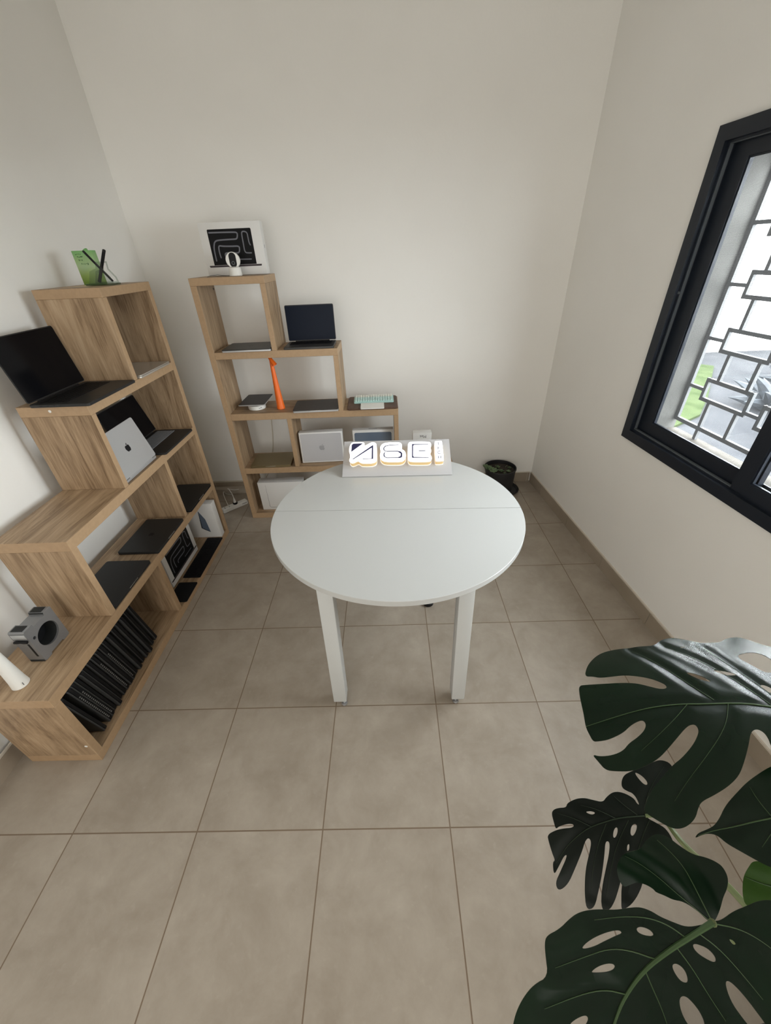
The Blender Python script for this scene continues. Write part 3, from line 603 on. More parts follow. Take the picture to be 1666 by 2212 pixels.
# upright black laptops in the bottom bay
def upright(label, y, lean, vents, W=0.318, D=0.224, T=0.019):
    t = thing('upright_laptop', label, 'laptop', (-0.062 - D / 2, y, Z0 + T / 2 * math.sin(lean) + 0.0016), 0, 'black laptops standing on edge')
    t.rotation_euler = (lean, 0, 0)
    def sl(h0, h1, name, m):
        P = rrect(D, W, 0.012, 4, 0, W / 2); bm = bm_new(); prism(bm, P, ((0, 0, 0), (1, 0, 0), (0, 0, 1), (0, -1, 0)), h0, h1)
        es = [e for e in bm.edges if len(e.link_faces) == 2 and e.calc_face_angle(0) > 1.2]; bmesh.ops.bevel(bm, geom=es, offset=0.0016, segments=2, affect='EDGES'); return obj(name, bm, m, t)
    b = sl(-T / 2, T * 0.16, 'base', M['blackmat']); sl(T * 0.20, T / 2, 'lid', M['spine'])
    if vents:
        bm = bm_new()
        for k in range(18): bx(bm, (D / 2 - 0.001, -0.0015, 0.03 + k * 0.0125), (D / 2 + 0.0006, 0.0045, 0.036 + k * 0.0125))
        obj('vent', bm, M['vent'], b)
    return t
ORD = ['first', 'second', 'third', 'fourth', 'fifth', 'sixth', 'seventh', 'eighth', 'ninth', 'tenth', 'eleventh', 'twelfth', 'thirteenth', 'fourteenth', 'fifteenth', 'sixteenth', 'seventeenth', 'eighteenth']
ys = [0.346, 0.386, 0.408, 0.432, 0.457, 0.482, 0.507, 0.532, 0.557, 0.583, 0.610, 0.640, 0.676, 0.705, 0.735, 0.778, 0.812]
LEAN = math.radians(10.5); VENT = {1, 2, 7, 9}
pa = pb = None
for i, y in enumerate(ys):
    lab = 'black laptop on edge in the bottom bay, %s from the near end panel' % ORD[i]
    if i in VENT:
        if pa is None: pa = upright(lab, y, LEAN, True)
        else: dup(pa, (pa.location.x + random.uniform(-0.008, 0.004), y, pa.location.z), 0, lab)
    else:
        if pb is None: pb = upright(lab, y, LEAN, False)
        else: dup(pb, (pb.location.x + random.uniform(-0.014, 0.004), y, pb.location.z), 0, lab)
# ================================================================ cartons
def plate(bm, outer, holes, frame, h0, h1, mi=0):
    """Flat plate with holes, extruded h0..h1 in frame (O,U,V,N)."""
    O, U, V, Nn = [Vector(x) for x in frame]
    pts, edges = [], []
    for loop in [outer] + holes:
        b0 = len(pts); pts += [Vector(p) for p in loop]; edges += [(b0 + i, b0 + (i + 1) % len(loop)) for i in range(len(loop))]
    r = delaunay_2d_cdt(pts, edges, [], 0, 1e-6); vs, fs = r[0], r[2]
    def inside(p, poly):
        c = False; n = len(poly); j = n - 1
        for i in range(n):
            if (poly[i][1] > p.y) != (poly[j][1] > p.y) and p.x < (poly[j][0] - poly[i][0]) * (p.y - poly[i][1]) / (poly[j][1] - poly[i][1]) + poly[i][0]: c = not c
            j = i
        return c
    t = bmesh.new(); lo = [t.verts.new(O + U * v.x + V * v.y + Nn * h0) for v in vs]; hi = [t.verts.new(O + U * v.x + V * v.y + Nn * h1) for v in vs]
    cnt = {}
    for f in fs:
        c = sum((vs[i] for i in f), Vector((0, 0))) / len(f)
        if not inside(c, outer) or any(inside(c, h) for h in holes): continue
        t.faces.new([hi[i] for i in f]); t.faces.new([lo[i] for i in reversed(f)])
        for a, b in zip(f, list(f[1:]) + [f[0]]): cnt[(a, b)] = cnt.get((a, b), 0) + 1
    for (a, b) in list(cnt):
        if (b, a) not in cnt: t.faces.new((lo[a], lo[b], hi[b], hi[a]))
    lone = [v for v in t.verts if not v.link_faces]; bmesh.ops.delete(t, geom=lone, context='VERTS')
    for f in t.faces: f.material_index = mi
    bmesh.ops.recalc_face_normals(t, faces=t.faces[:]); join(bm, t); return bm
def ribbon(pts, w_):
    pts = [Vector(p) for p in pts]; l, r = [], []
    for i, p in enumerate(pts):
        d = (pts[min(i + 1, len(pts) - 1)] - pts[max(i - 1, 0)]).normalized(); n = Vector((-d.y, d.x)); k = w_ / 2 * (1 if 0 < i < len(pts) - 1 else 0.3)
        l.append(tuple(p + n * k)); r.append(tuple(p - n * k))
    return l + r[::-1]
def smooth2(P, it=2, closed=False):
    for _ in range(it):
        q = [] if closed else [P[0]]
        for i in range(len(P) if closed else len(P) - 1):
            a, b = P[i], P[(i + 1) % len(P)]
            q += [tuple(a[k] * 0.75 + b[k] * 0.25 for k in range(len(a))), tuple(a[k] * 0.25 + b[k] * 0.75 for k in range(len(a)))]
        P = q if closed else q + [P[-1]]
    return P
def carton(name, label, loc, rz, W, D, H, m=None, tilt=0.0, group=None):
    """Carton standing upright, printed face at local -y; returns root and face frame."""
    t = thing(name, label, 'box', loc, rz, group); t.rotation_euler = (tilt, 0, rz); t.location.z += abs(D * math.sin(tilt)) + 0.0004
    bm = bm_new(); bx(bm, (-W / 2, 0, 0.0004), (W / 2, D, H), 0.0012); obj('carton', bm, m or M['whitebox'], t)
    bm = bm_new(); bx(bm, (-W / 2 - 0.0003, D * 0.40, 0.001), (W / 2 + 0.0003, D * 0.415, H + 0.0003)); obj('lid_seam', bm, M['greybox'], t, False)
    return t, (Vector((0, -0.0002, 0)), Vector((1, 0, 0)), Vector((0, 0, 1)), Vector((0, -1, 0)))
def laptop_picture(t, f, cx, z0, w_, h_):
    """Printed front view of a laptop with pale tube-like wallpaper."""
    O, U, V, Nn = f; O2 = O + U * (cx - w_ / 2) + V * z0
    bm = bm_new(); prism(bm, [(0, 0), (w_, 0), (w_, h_ - 0.006)] + [(w_ - 0.006 + 0.006 * math.cos(a), h_ - 0.006 + 0.006 * math.sin(a)) for a in (0.4, 0.8, 1.2, 1.57)] + [(0.006 + 0.006 * math.cos(a), h_ - 0.006 + 0.006 * math.sin(a)) for a in (1.57, 2.0, 2.4, 2.8)] + [(0, h_ - 0.006)], (O2, U, V, Nn), 0, 0.0004)
    pic = obj('picture', bm, M['printblack'], t, False)
    def nz_(p):
        x, y = p[0] - 300, p[1] - 315; det = 785 * 640 + 47 * 150; a = (x * 640 - y * 150) / det; b = (785 * y + 47 * x) / det
        return (a * w_, (1 - b) * h_)
    for P, wd in (([(330, 370), (560, 358), (770, 350), (850, 352), (860, 410), (850, 468), (780, 474), (560, 490), (450, 510), (435, 610), (445, 690), (470, 800), (490, 880)], 0.0052),
                  ([(575, 820), (552, 760), (530, 680), (520, 590), (600, 602), (780, 598), (895, 590), (908, 655), (900, 716), (800, 718), (700, 716), (640, 730), (658, 790)], 0.0052),
                  ([(1105, 575), (1075, 530), (1052, 440), (1030, 350), (975, 330), (930, 340), (942, 420), (975, 560), (995, 660), (1020, 708), (1080, 712), (1135, 708)], 0.0045), ([(880, 832), (1000, 828), (1140, 822)], 0.004)):
        Q = smooth2([nz_(p) for p in P], 2); bm = bm_new()
        plate(bm, ribbon(Q, wd * 1.35), [], (O2, U, V, Nn), 0.0004, 0.0006); obj('printed_line', bm, M['printline'], pic, False)
    bm = bm_new(); prism(bm, [(-w_ * 0.11, -0.010), (w_ * 1.11, -0.010), (w_ * 1.12, -0.001), (-w_ * 0.12, -0.001)], (O2, U, V, Nn), 0, 0.0006); obj('printed_base', bm, M['printplum'], pic, False)
t, f = carton('laptop_carton', 'white carton picturing a dark laptop on top of the back bookshelf', (0.3205, 2.152, 1.612), 0, 0.346, 0.06, 0.252, tilt=math.radians(-1.0))
laptop_picture(t, f, -0.004, 0.052, 0.246, 0.169)
bm = bm_new(); prism(bm, [(-0.002, -0.008), (0.002, -0.008), (0.002, 0.008), (-0.002, 0.008)], ((0.1733, 0.03, 0.135), (0, 1, 0), (0, 0, 1), (1, 0, 0)), 0, 0.0004); obj('side_mark', bm, M['printblack'], t, False)
t, f = carton('laptop_carton', 'white carton picturing a dark laptop in the bottom bay of the left bookshelf', (-0.160, 1.375, Z0), R90, 0.368, 0.055, 0.272, tilt=0)
laptop_picture(t, f, 0.0, 0.042, 0.290, 0.185)
t, f = carton('laptop_carton', 'white carton standing on end at the far end of the bottom bay', (-0.170, 1.692, Z0), 0, 0.255, 0.055, 0.280, M['whitebox'])
o_ = [(-0.148 + 0.170, 0.268 - Z0), (-0.160 + 0.170, 0.127 - Z0), (-0.146 + 0.170, 0.118 - Z0), (-0.108 + 0.170, 0.092 - Z0), (-0.117 + 0.170, 0.200 - Z0)]
bm = bm_new(); plate(bm, o_, [], f, 0, 0.0004); pic = obj('picture', bm, M['slateblue'], t, False)
bm = bm_new(); plate(bm, ribbon([o_[0], o_[1], o_[2], o_[3]], 0.006), [], f, 0.0004, 0.0006); obj('printed_edge', bm, M['printblack'], pic, False)
t, f = carton('laptop_carton', 'pale carton with a grey printed laptop lid and emblem on the back bookshelf', (0.692, 2.044, Z3), math.radians(2), 0.306, 0.062, 0.226, M['whitebox'], tilt=math.radians(-3))
bm = bm_new(); prism(bm, rrect(0.288, 0.208, 0.008, 5, 0, 0.113), f, 0, 0.0004); pic = obj('picture', bm, M['printgrey'], t, False)
emblem('emblem', (Vector((0, -0.0006, 0.116)), (1, 0, 0), (0, 0, 1), (0, -1, 0)), 0.046, M['emblem'], pic, 0.0003)
t, f = carton('tablet_carton', 'white carton with a slate blue printed screen, half hidden behind the sign', (1.062, 2.035, Z3), 0, 0.285, 0.055, 0.236, M['whitebox'], tilt=math.radians(-2))
bm = bm_new(); prism(bm, rrect(0.260, 0.205, 0.012, 5, 0, 0.116), f, 0, 0.0004); obj('picture', bm, M['slateblue'], t, False)
for tt in (t,):
    bm = bm_new(); bx(bm, (-0.03, 0.02, 0.2361), (0.03, 0.026, 0.2364)); obj('printed_text', bm, M['ink'], tt, False)
t, f = carton('laptop_carton', 'white carton with a thin printed outline on the bottom shelf beside the table', (0.3385, 2.033, Z0), 0, 0.338, 0.078, 0.240, M['whitebox'])
O_ = [(0.227 - 0.3385, 0.266 - Z0), (0.227 - 0.3385, 0.074 - Z0), (0.235 - 0.3385, 0.066 - Z0), (0.49 - 0.3385, 0.066 - Z0)]
bm = bm_new(); plate(bm, ribbon(O_, 0.0022), [], f, 0, 0.0004); obj('printed_outline', bm, M['ink'], t, False)
t, f = carton('small_carton', 'small white carton lettered upside down, behind the sign', (1.410, 2.082, Z3), 0, 0.134, 0.060, 0.186, M['whitebox'])
bm = text_bm('Mac', 0.030, (f[0] + Vector((0.006, 0, 0.160)), (-1, 0, 0), (0, 0, -1), (0, -1, 0)), 0.0, 0.0005); obj('lettering', bm, M['ink'], t, False)

# ================================================================ small things on the back bookshelf
t = thing('security_camera', 'white round camera with a black oval face on the back bookshelf', 'camera', (0.339, 2.050, 1.612))
bm = bm_new(); lathe(bm, [(0.033, 0.0005), (0.035, 0.003), (0.0335, 0.036), (0.031, 0.041), (0.018, 0.046)], seg=36); obj('base', bm, M['whiteplastic'], t)
ax = Vector((0.22, -0.94, 0.04)).normalized(); hc = Vector((0, 0.002, 0.076))
bm = bm_new(); lathe(bm, [(0.010 * 0, -0.030)] + [(0.0388 * math.cos(a), 0.030 * math.sin(a)) for a in [math.radians(d) for d in range(-80, 30, 10)]] + [(0.0365, 0.0135), (0.0355, 0.0145), (0.0, 0.0150)], hc, 40, ax, cap=False); hd = obj('head', bm, M['whiteplastic'], t)
fU = Vector((1, 0, 0)); fU = (fU - ax * fU.dot(ax)).normalized(); fV = ax.cross(fU) * -1
if fV.z < 0: fV = -fV
ov = [(0.0185 * math.cos(a), (0.016 if math.sin(a) >= 0 else -0.016) + 0.0185 * math.sin(a)) for a in [2 * math.pi * k / 40 for k in range(40)]]
bm = bm_new(); prism(bm, ov, (hc, fU, fV, ax), 0.0140, 0.0158); fc = obj('face', bm, M['lens'], hd)
bm = bm_new(); lathe(bm, [(0.0085, 0), (0.0085, 0.002), (0.006, 0.002), (0.006, 0.0005)], hc + fV * -0.014 + ax * 0.0157, 24, ax, cap=False); obj('lens', bm, M['gasket'], fc)
bm = bm_new(); tube(bm, [(0.17, 2.06, 1.6135), (0.20, 2.05, 1.620), (0.235, 2.05, 1.622), (0.270, 2.06, 1.617), (0.306, 2.075, 1.6135), (0.33, 2.10, 1.6132)], 0.0011, 6)
tag(obj('power_cable', bm, M['gasket']), 'thin grey cable beside the round camera on the back bookshelf', 'cable')
t = thing('display_stand', 'round white puck stand under the dark tablet', 'stand', (0.276, 2.100, Z2))
bm = bm_new(); lathe(bm, [(0.056, 0.0004), (0.058, 0.003), (0.058, 0.024), (0.055, 0.029), (0.022, 0.030), (0.022, 0.039)], seg=48); b = obj('stand', bm, M['whiteplastic'], t)
bm = bm_new()
for a in (-60, -52, -44, -47): bx(bm, (0.0575 * math.cos(math.radians(a)) - 0.002, 0.0575 * math.sin(math.radians(a)) - 0.002, 0.012 if a != -47 else 0.018), (0.0575 * math.cos(math.radians(a)) + 0.002, 0.0575 * math.sin(math.radians(a)) + 0.002, 0.016 if a != -47 else 0.021))
obj('slot', bm, M['black'], b, False)
t = thing('tablet', 'dark tablet lying on the white puck stand on the back bookshelf', 'tablet', (0.266, 2.140, Z2 + 0.0400))
bm = bm_new(); slab(bm, 0.178, 0.236, 0, 0.007, 0.012, 0.001); obj('body', bm, M['silver'], t)
bm = bm_new(); slab(bm, 0.176, 0.234, 0.0068, 0.0076, 0.011, 0.0003); obj('screen', bm, mat('tablet_screen', (0.018, 0.014, 0.015), 0.35, spec=0.18), t); t.rotation_euler = (0, 0, math.radians(-1))

def cone_lamp(label, loc, m, lean, head_dir, h=0.318, marks=False):
    t = thing('cone_lamp', label, 'lamp', loc)
    L_ = Vector((lean[0], lean[1], h)); n = 10; prof = [(0.0265 + (0.0095 - 0.0265) * (q / n) ** 0.92, h * q / n) for q in range(n + 1)]
    bm = bm_new(); lathe(bm, [(0.0255, 0.0003), (0.0275, 0.003)] + prof[1:], seg=36)
    for v in bm.verts: v.co.x += L_.x * v.co.z / h; v.co.y += L_.y * v.co.z / h
    obj('stem', bm, m, t)
    hd = Vector(head_dir).normalized(); top = L_ + Vector((0, 0, -0.006)) - hd * 0.016
    bm = bm_new(); lathe(bm, [(0.0075, 0), (0.0095, 0.002), (0.0165, 0.058), (0.0150, 0.058), (0.008, 0.02)], top, 32, hd, cap=True); obj('lamp_head', bm, m, t)
    if marks:
        bm = bm_new(); bx(bm, (0.0262, -0.012, 0.013), (0.0276, -0.010, 0.026)); obj('button_mark', bm, M['ink'], t, False)
    return t
cone_lamp('orange cone shaped table lamp with a small tilted head', (0.4465, 2.072, Z2), M['orange'], (-0.014, 0.018), (0.52, -0.25, -0.78), 0.322)
t = thing('laptop_sleeve', 'dark brown leather laptop sleeve under the mint keyboard', 'sleeve', (1.069, 2.108, Z2))
bm = bm_new(); slab(bm, 0.338, 0.262, 0.0006, 0.0125, 0.018, 0.004); obj('sleeve', bm, M['leather'], t); t.rotation_euler = (0, 0, math.radians(1))
t = thing('keyboard', 'mint green keyboard with cream back rows on the leather sleeve', 'keyboard', (1.0775, 2.133, Z2 + 0.0128))
bm = bm_new(); slab(bm, 0.270, 0.118, 0, 0.012, 0.008, 0.002); cs = obj('case', bm, M['mint'], t)
for r in range(5):
    bm = bm_new()
    for c in range(15):
        x0 = -0.128 + c * 0.01707; y0 = -0.052 + r * 0.0208; bx(bm, (x0 + 0.0012, y0 + 0.001, 0.0115), (x0 + 0.0158, y0 + 0.0195, 0.0185 + 0.001 * r), 0.0015, 0, 1)
    obj('key_row', bm, M['creamkey'] if r >= 3 else M['mintkey'], t, False)
t.rotation_euler = (0.05, 0, math.radians(1)); t.location.z += 0.003
t = thing('trackpad', 'white flat trackpad in front of the mint keyboard', 'trackpad', (1.070, 2.012, Z2 + 0.0128))
bm = bm_new(); slab(bm, 0.156, 0.112, 0, 0.006, 0.008, 0.001); obj('trackpad', bm, M['whiteplastic'], t); t.rotation_euler = (0, 0, math.radians(1))

# ================================================================ small things on the left bookshelf
t = thing('green_carton', 'tall green carton with a dark speckled front on the left bookshelf top', 'box', (-0.212, 1.628, 1.6133))
bm = bm_new(); bx(bm, (-0.044, 0, 0), (0.048, 0.034, 0.136), 0.0012); obj('carton', bm, M['green'], t)
bm = bm_new(); prism(bm, smooth2([(-0.012, 0.136), (0.002, 0.144), (0.014, 0.146), (0.018, 0.136)], 1), ((0, 0.03, 0), (1, 0, 0), (0, 0, 1), (0, -1, 0)), 0, 0.0008); obj('flap', bm, M['green'], t, False)
random.seed(9)
bm = bm_new()
for (x0, z0, n) in ((-0.030, 0.120, 4), (-0.026, 0.110, 4), (-0.024, 0.098, 3), (-0.018, 0.082, 5)):
    for k in range(n):
        xx = x0 + k * 0.007; bx(bm, (xx, -0.0004, z0 + random.uniform(-0.002, 0.002)), (xx + random.uniform(0.003, 0.006), 0.0004, z0 + random.uniform(0.003, 0.006)))
obj('printed_mark', bm, mat('dark_green_print', (0.06, 0.13, 0.05), 0.6), t, False)
bm = bm_new(); prism(bm, [(-0.066, -0.12), (0.035, -0.115), (0.04, 0.035), (-0.062, 0.04)], ((-0.212, 1.628, 1.6123), (1, 0, 0), (0, 1, 0), (0, 0, 1)), 0, 0.0006)
tag(obj('paper_card', bm, M['paper'], None, False), 'thin cream card lying under the tall green carton', 'card')
t = thing('pencil_stand', 'clear acrylic stand holding two crossed black pens', 'stand', (-0.125, 1.57, 1.6132))
bm = bm_new(); bx(bm, (-0.068, -0.028, 0.0), (0.064, 0.028, 0.008), 0.002); obj('base', bm, M['clearbase'], t)
W_ = [(-0.052, 0.008), (-0.030, 0.055), (0.004, 0.066), (0.012, 0.091), (0.036, 0.091), (0.033, 0.063), (0.056, 0.030), (0.060, 0.008)]
bm = bm_new(); plate(bm, W_, [[(-0.040, 0.0125), (-0.026, 0.046), (0.010, 0.058), (0.017, 0.086), (0.031, 0.086), (0.028, 0.060), (0.050, 0.028), (0.053, 0.0125)]], ((0, 0, 0), (1, 0, 0), (0, 0, 1), (0, -1, 0)), -0.024, -0.021); plate(bm, W_, [], ((0, 0, 0), (1, 0, 0), (0, 0, 1), (0, -1, 0)), 0.021, 0.024); obj('holder', bm, M['clear'], t, False)
def stick(label, a, b, w_, h_):
    a, b = Vector(a), Vector(b); d = (b - a); L_ = d.length; t = thing('black_pen', label, 'pen', a); d.normalize()
    n = Vector((0, -1, 0)); s = d.cross(n).normalized()
    bm = bm_new(); prism(bm, rrect(w_, L_, w_ * 0.3, 3, 0, L_ / 2), ((0, 0, 0), s, d, n), -h_ / 2, h_ / 2); obj('barrel', bm, M['blackmat'], t)
    bm = bm_new(); prism(bm, rrect(w_ * 0.8, 0.008, w_ * 0.2, 3, 0, L_ - 0.006), ((0, 0, 0), s, d, n), h_ / 2, h_ / 2 + 0.0006); obj('clip', bm, M['pad'], t)
stick('black pen leaning right across the other in the clear stand', (-0.075, 1.564, 1.6265), (-0.1545, 1.556, 1.746), 0.0075, 0.006)
stick('wider black pen standing nearly upright in the clear stand', (-0.147, 1.576, 1.6245), (-0.070, 1.576, 1.748), 0.0115, 0.006)
cone_lamp('white cone shaped table lamp on the lowest step of the left bookshelf', (-0.189, 0.311, Z3), M['whiteplastic'], (-0.004, 0.0), (0.5, 0.2, -0.8), 0.322, True)
# grey metal block with a large round opening
t = thing('metal_enclosure', 'grey metal block with a large round opening on the lowest left step', 'enclosure', (-0.196, 0.4725, Z3))
ol = [(-0.066, 0.006), (-0.066, 0.158), (-0.062, 0.162), (-0.028, 0.162), (-0.026, 0.150), (0.030, 0.150), (0.032, 0.162), (0.062, 0.162), (0.066, 0.158), (0.066, 0.006), (0.060, 0.0005), (0.034, 0.0005), (0.030, 0.008), (-0.030, 0.008), (-0.034, 0.0005), (-0.060, 0.0005)]
hole = [(0.003 + 0.046 * math.cos(2 * math.pi * k / 48), 0.080 + 0.046 * math.sin(2 * math.pi * k / 48)) for k in range(48)]
hole2 = [(-0.046 + 0.0065 * math.cos(2 * math.pi * k / 16), 0.112 + 0.0065 * math.sin(2 * math.pi * k / 16)) for k in range(16)]
bm = bm_new(); plate(bm, ol, [hole, hole2], ((0, 0, 0), (0, 1, 0), (0, 0, 1), (1, 0, 0)), -0.030, 0.030); bd = obj('body', bm, M['alu'], t)
bm = bm_new(); plate(bm, [(0.003 + 0.0458 * math.cos(2 * math.pi * k / 48), 0.080 + 0.0458 * math.sin(2 * math.pi * k / 48)) for k in range(48)], [], ((0, 0, 0), (0, 1, 0), (0, 0, 1), (1, 0, 0)), -0.029, -0.024); obj('back_plate', bm, M['blackmat'], t)
bm = bm_new(); lathe(bm, [(0.0456, -0.024), (0.0456, 0.022)], (0, 0.003, 0.080), 48, (1, 0, 0), cap=False); obj('hole_shade', bm, M['pad'], t)  # dark tube added to put shade inside the round opening
for y_ in (-0.045, 0.047):
    bm = bm_new(); bx(bm, (-0.024, y_ - 0.014, 0.1618), (0.020, y_ + 0.013, 0.1635), 0.0006); obj('pad', bm, M['pad'], t)
bm = bm_new(); bx(bm, (-0.028, 0.0305, 0.1505), (0.028, 0.0325, 0.160), 0.0005); obj('pad', bm, M['pad'], t)
bm = bm_new(); bx(bm, (0.010, -0.0668, 0.030), (0.018, -0.0655, 0.100), 0.0004); obj('slot', bm, M['black'], t)
bm = bm_new(); bx(bm, (-0.026, -0.0675, 0.128), (0.026, -0.0655, 0.150), 0.001); obj('plate', bm, M['silver'], t)
bm = bm_new(); tube(bm, [(-0.024, -0.071, 0.117), (-0.012, -0.0715, 0.118), (0, -0.0705, 0.117), (0.012, -0.0715, 0.117), (0.024, -0.071, 0.116)], [0.005, 0.0056, 0.0045, 0.0056, 0.005], 10); obj('knob', bm, M['black'], t)
bm = bm_new(); bx(bm, (-0.028, -0.0672, 0.001), (0.028, -0.0655, 0.010), 0.0004); obj('rubber_foot', bm, M['pad'], t)
# keyboard and trackpad, both black, in front of the carton in the bottom bay
t = thing('keyboard', 'long black keyboard lying in the bottom bay of the left bookshelf', 'keyboard', (-0.0855, 1.476, Z0)); t.rotation_euler = (0, 0, R90)
bm = bm_new(); slab(bm, 0.408, 0.110, 0.0006, 0.006, 0.006, 0.001); obj('case', bm, M['blackmat'], t)
for r in range(5):
    bm = bm_new()
    for c in range(21):
        x0 = -0.199 + c * 0.01895; y0 = -0.050 + r * 0.0200; bx(bm, (x0 + 0.001, y0 + 0.001, 0.0055), (x0 + 0.0178, y0 + 0.0188, 0.0085))
    obj('key_row', bm, M['keys'], t, False)
t = thing('trackpad', 'black square trackpad lying in the bottom bay beside the divider', 'trackpad', (-0.0855, 1.148, Z0)); t.rotation_euler = (0, 0, R90)
bm = bm_new(); slab(bm, 0.160, 0.115, 0.0006, 0.007, 0.008, 0.001); obj('trackpad', bm, M['blackmat'], t)

# ================================================================ on the floor
a = math.atan2(0.143, 0.151); t = thing('power_strip', 'white power strip on the floor between the two bookshelves', 'power strip', (-0.104, 2.148, 0), a)
bm = bm_new(); slab(bm, 0.212, 0.048, 0.0005, 0.034, 0.006, 0.004); b = obj('body', bm, M['whiteplastic'], t)
for k in range(2):
    for q in (-0.008, 0.008):
        bm = bm_new(); bx(bm, (-0.080 + k * 0.036 - 0.0025 + (q * 0.2), q - 0.004, 0.0335), (-0.080 + k * 0.036 + 0.0025 + (q * 0.2), q + 0.004, 0.0346)); obj('socket_hole', bm, M['black'], b, False)
bm = bm_new(); bx(bm, (0.055, -0.0245, 0.018), (0.095, -0.0235, 0.022)); obj('printed_mark', bm, M['ink'], b, False)
pl = Vector((-0.104 + 0.010 * math.cos(a), 2.148 + 0.010 * math.sin(a), 0.0345))
t = thing('power_plug', 'black round plug with a white cord in the power strip', 'plug', pl)
bm = bm_new(); lathe(bm, [(0.017, 0), (0.019, 0.003), (0.019, 0.012), (0.015, 0.015)], seg=28); obj('body', bm, M['black'], t)
bm = bm_new(); lathe(bm, [(0.0125, 0.0148), (0.011, 0.020), (0.005, 0.050), (0.0035, 0.056)], seg=20); obj('strain_relief', bm, M['whiteplastic'], t)
P = smooth2([(0, 0, 0.054), (-0.008, 0.01, 0.088), (-0.05, 0.06, 0.11), (-0.09, 0.12, 0.075), (-0.06, 0.17, 0.03), (-0.03, 0.20, 0.02)], 3)
bm = bm_new(); tube(bm, P, 0.0024, 8); obj('cord', bm, M['whiteplastic'], t)
P = smooth2([(-0.135, 2.110, 0.038), (-0.165, 2.155, 0.050), (-0.215, 2.24, 0.085), (-0.240, 2.32, 0.06), (-0.25, 2.352, 0.012), (-0.2, 2.355, 0.004)], 3)
bm = bm_new(); tube(bm, P, 0.0023, 8); tag(obj('power_cable', bm, M['whiteplastic']), 'thin white cable looping behind the power strip', 'cable')
P = smooth2([(0.262, 2.434, 0.76), (0.250, 2.434, 0.637), (0.236, 2.434, 0.50), (0.215, 2.434, 0.381), (0.16, 2.434, 0.21), (0.10, 2.434, 0.115)], 3)
bm = bm_new(); tube(bm, P, 0.0042, 8); tag(obj('power_cable', bm, M['caulk']), 'pale cable hanging on the wall behind the back bookshelf', 'cable')
bm = bm_new(); lathe(bm, [(0.027, 0.0004), (0.030, 0.004), (0.030, 0.020), (0.022, 0.027), (0.004, 0.029)], (0, 0, 0), 32); o = obj('rubber_puck', bm, M['black'], None, True, (1.371, 1.050, 0)); tag(o, 'small black rounded object on the floor under the round table', 'puck')
# potted succulents in the corner
t = thing('pot_saucer', 'black saucer under the succulent pot on the floor', 'saucer', (2.105, 2.297, 0))
bm = bm_new(); lathe(bm, [(0.105, 0.0004), (0.118, 0.004), (0.136, 0.022), (0.133, 0.022), (0.114, 0.008), (0.0, 0.0075)], seg=48, cap=False); obj('saucer', bm, M['pot'], t)
px_, py_ = 2.085, 2.300; t = thing('succulent_pot', 'black pot of small succulents on the floor in the far corner', 'plant', (px_, py_, 0.0085))
bm = bm_new(); lathe(bm, [(0.0, 0.0), (0.093, 0.0005), (0.097, 0.004), (0.123, 0.196), (0.127, 0.198), (0.127, 0.208), (0.121, 0.209), (0.118, 0.17), (0.0, 0.168)], seg=56, cap=False)
for v in bm.verts: v.co.x -= 0.016 * v.co.z / 0.2
obj('pot', bm, M['pot'], t)
bm = bm_new(); lathe(bm, [(0.1155, 0.178), (0.1155, 0.180), (0.06, 0.187), (0.0, 0.186)], (-0.014, 0, 0), 48, cap=False); obj('soil', bm, M['soil'], t)
random.seed(21)
def rosette(c, n, ln, wd, parent, lift=0.5):
    bm = bm_new()
    for k in range(n):
        a_ = 2.4 * k; q = k / n; el = math.radians(15 + 60 * q); l_ = ln * (1 - 0.45 * q)
        d = Vector((math.cos(a_) * math.cos(el), math.sin(a_) * math.cos(el), math.sin(el)))
        pts = [Vector(c) + d * l_ * s + Vector((0, 0, 0.006 * s * s)) for s in (0.05, 0.3, 0.6, 0.85, 1.0)]
        tube(bm, pts, [wd * 0.35, wd * 0.6, wd, wd * 0.85, wd * 0.2], 7)
    obj('rosette', bm, M['succulent'], parent)
for c, n, ln, wd in (((-0.118, -0.035, 0.205), 16, 0.040, 0.009), ((-0.092, -0.070, 0.198), 14, 0.034, 0.008), ((-0.070, -0.040, 0.192), 12, 0.030, 0.007), ((-0.135, 0.0, 0.208), 12, 0.030, 0.008), ((-0.020, -0.045, 0.186), 10, 0.026, 0.005), ((0.035, -0.055, 0.186), 8, 0.022, 0.006), ((-0.035, 0.02, 0.190), 8, 0.024, 0.004), ((0.06, 0.01, 0.185), 7, 0.018, 0.004), ((0.0, -0.085, 0.184), 7, 0.018, 0.004)): rosette(c, n, ln, wd, t)
bm = bm_new()
for (x0, y0, x1, y1, z1) in ((-0.06, -0.03, -0.055, -0.02, 0.215), (-0.02, 0.0, -0.03, 0.01, 0.21), (0.03, 0.03, 0.05, 0.035, 0.205), (-0.09, -0.05, -0.10, -0.05, 0.21)): tube(bm, [(x0, y0, 0.182), (x1, y1, z1)], 0.0018, 6)
obj('stem', bm, M['petiole'], t)

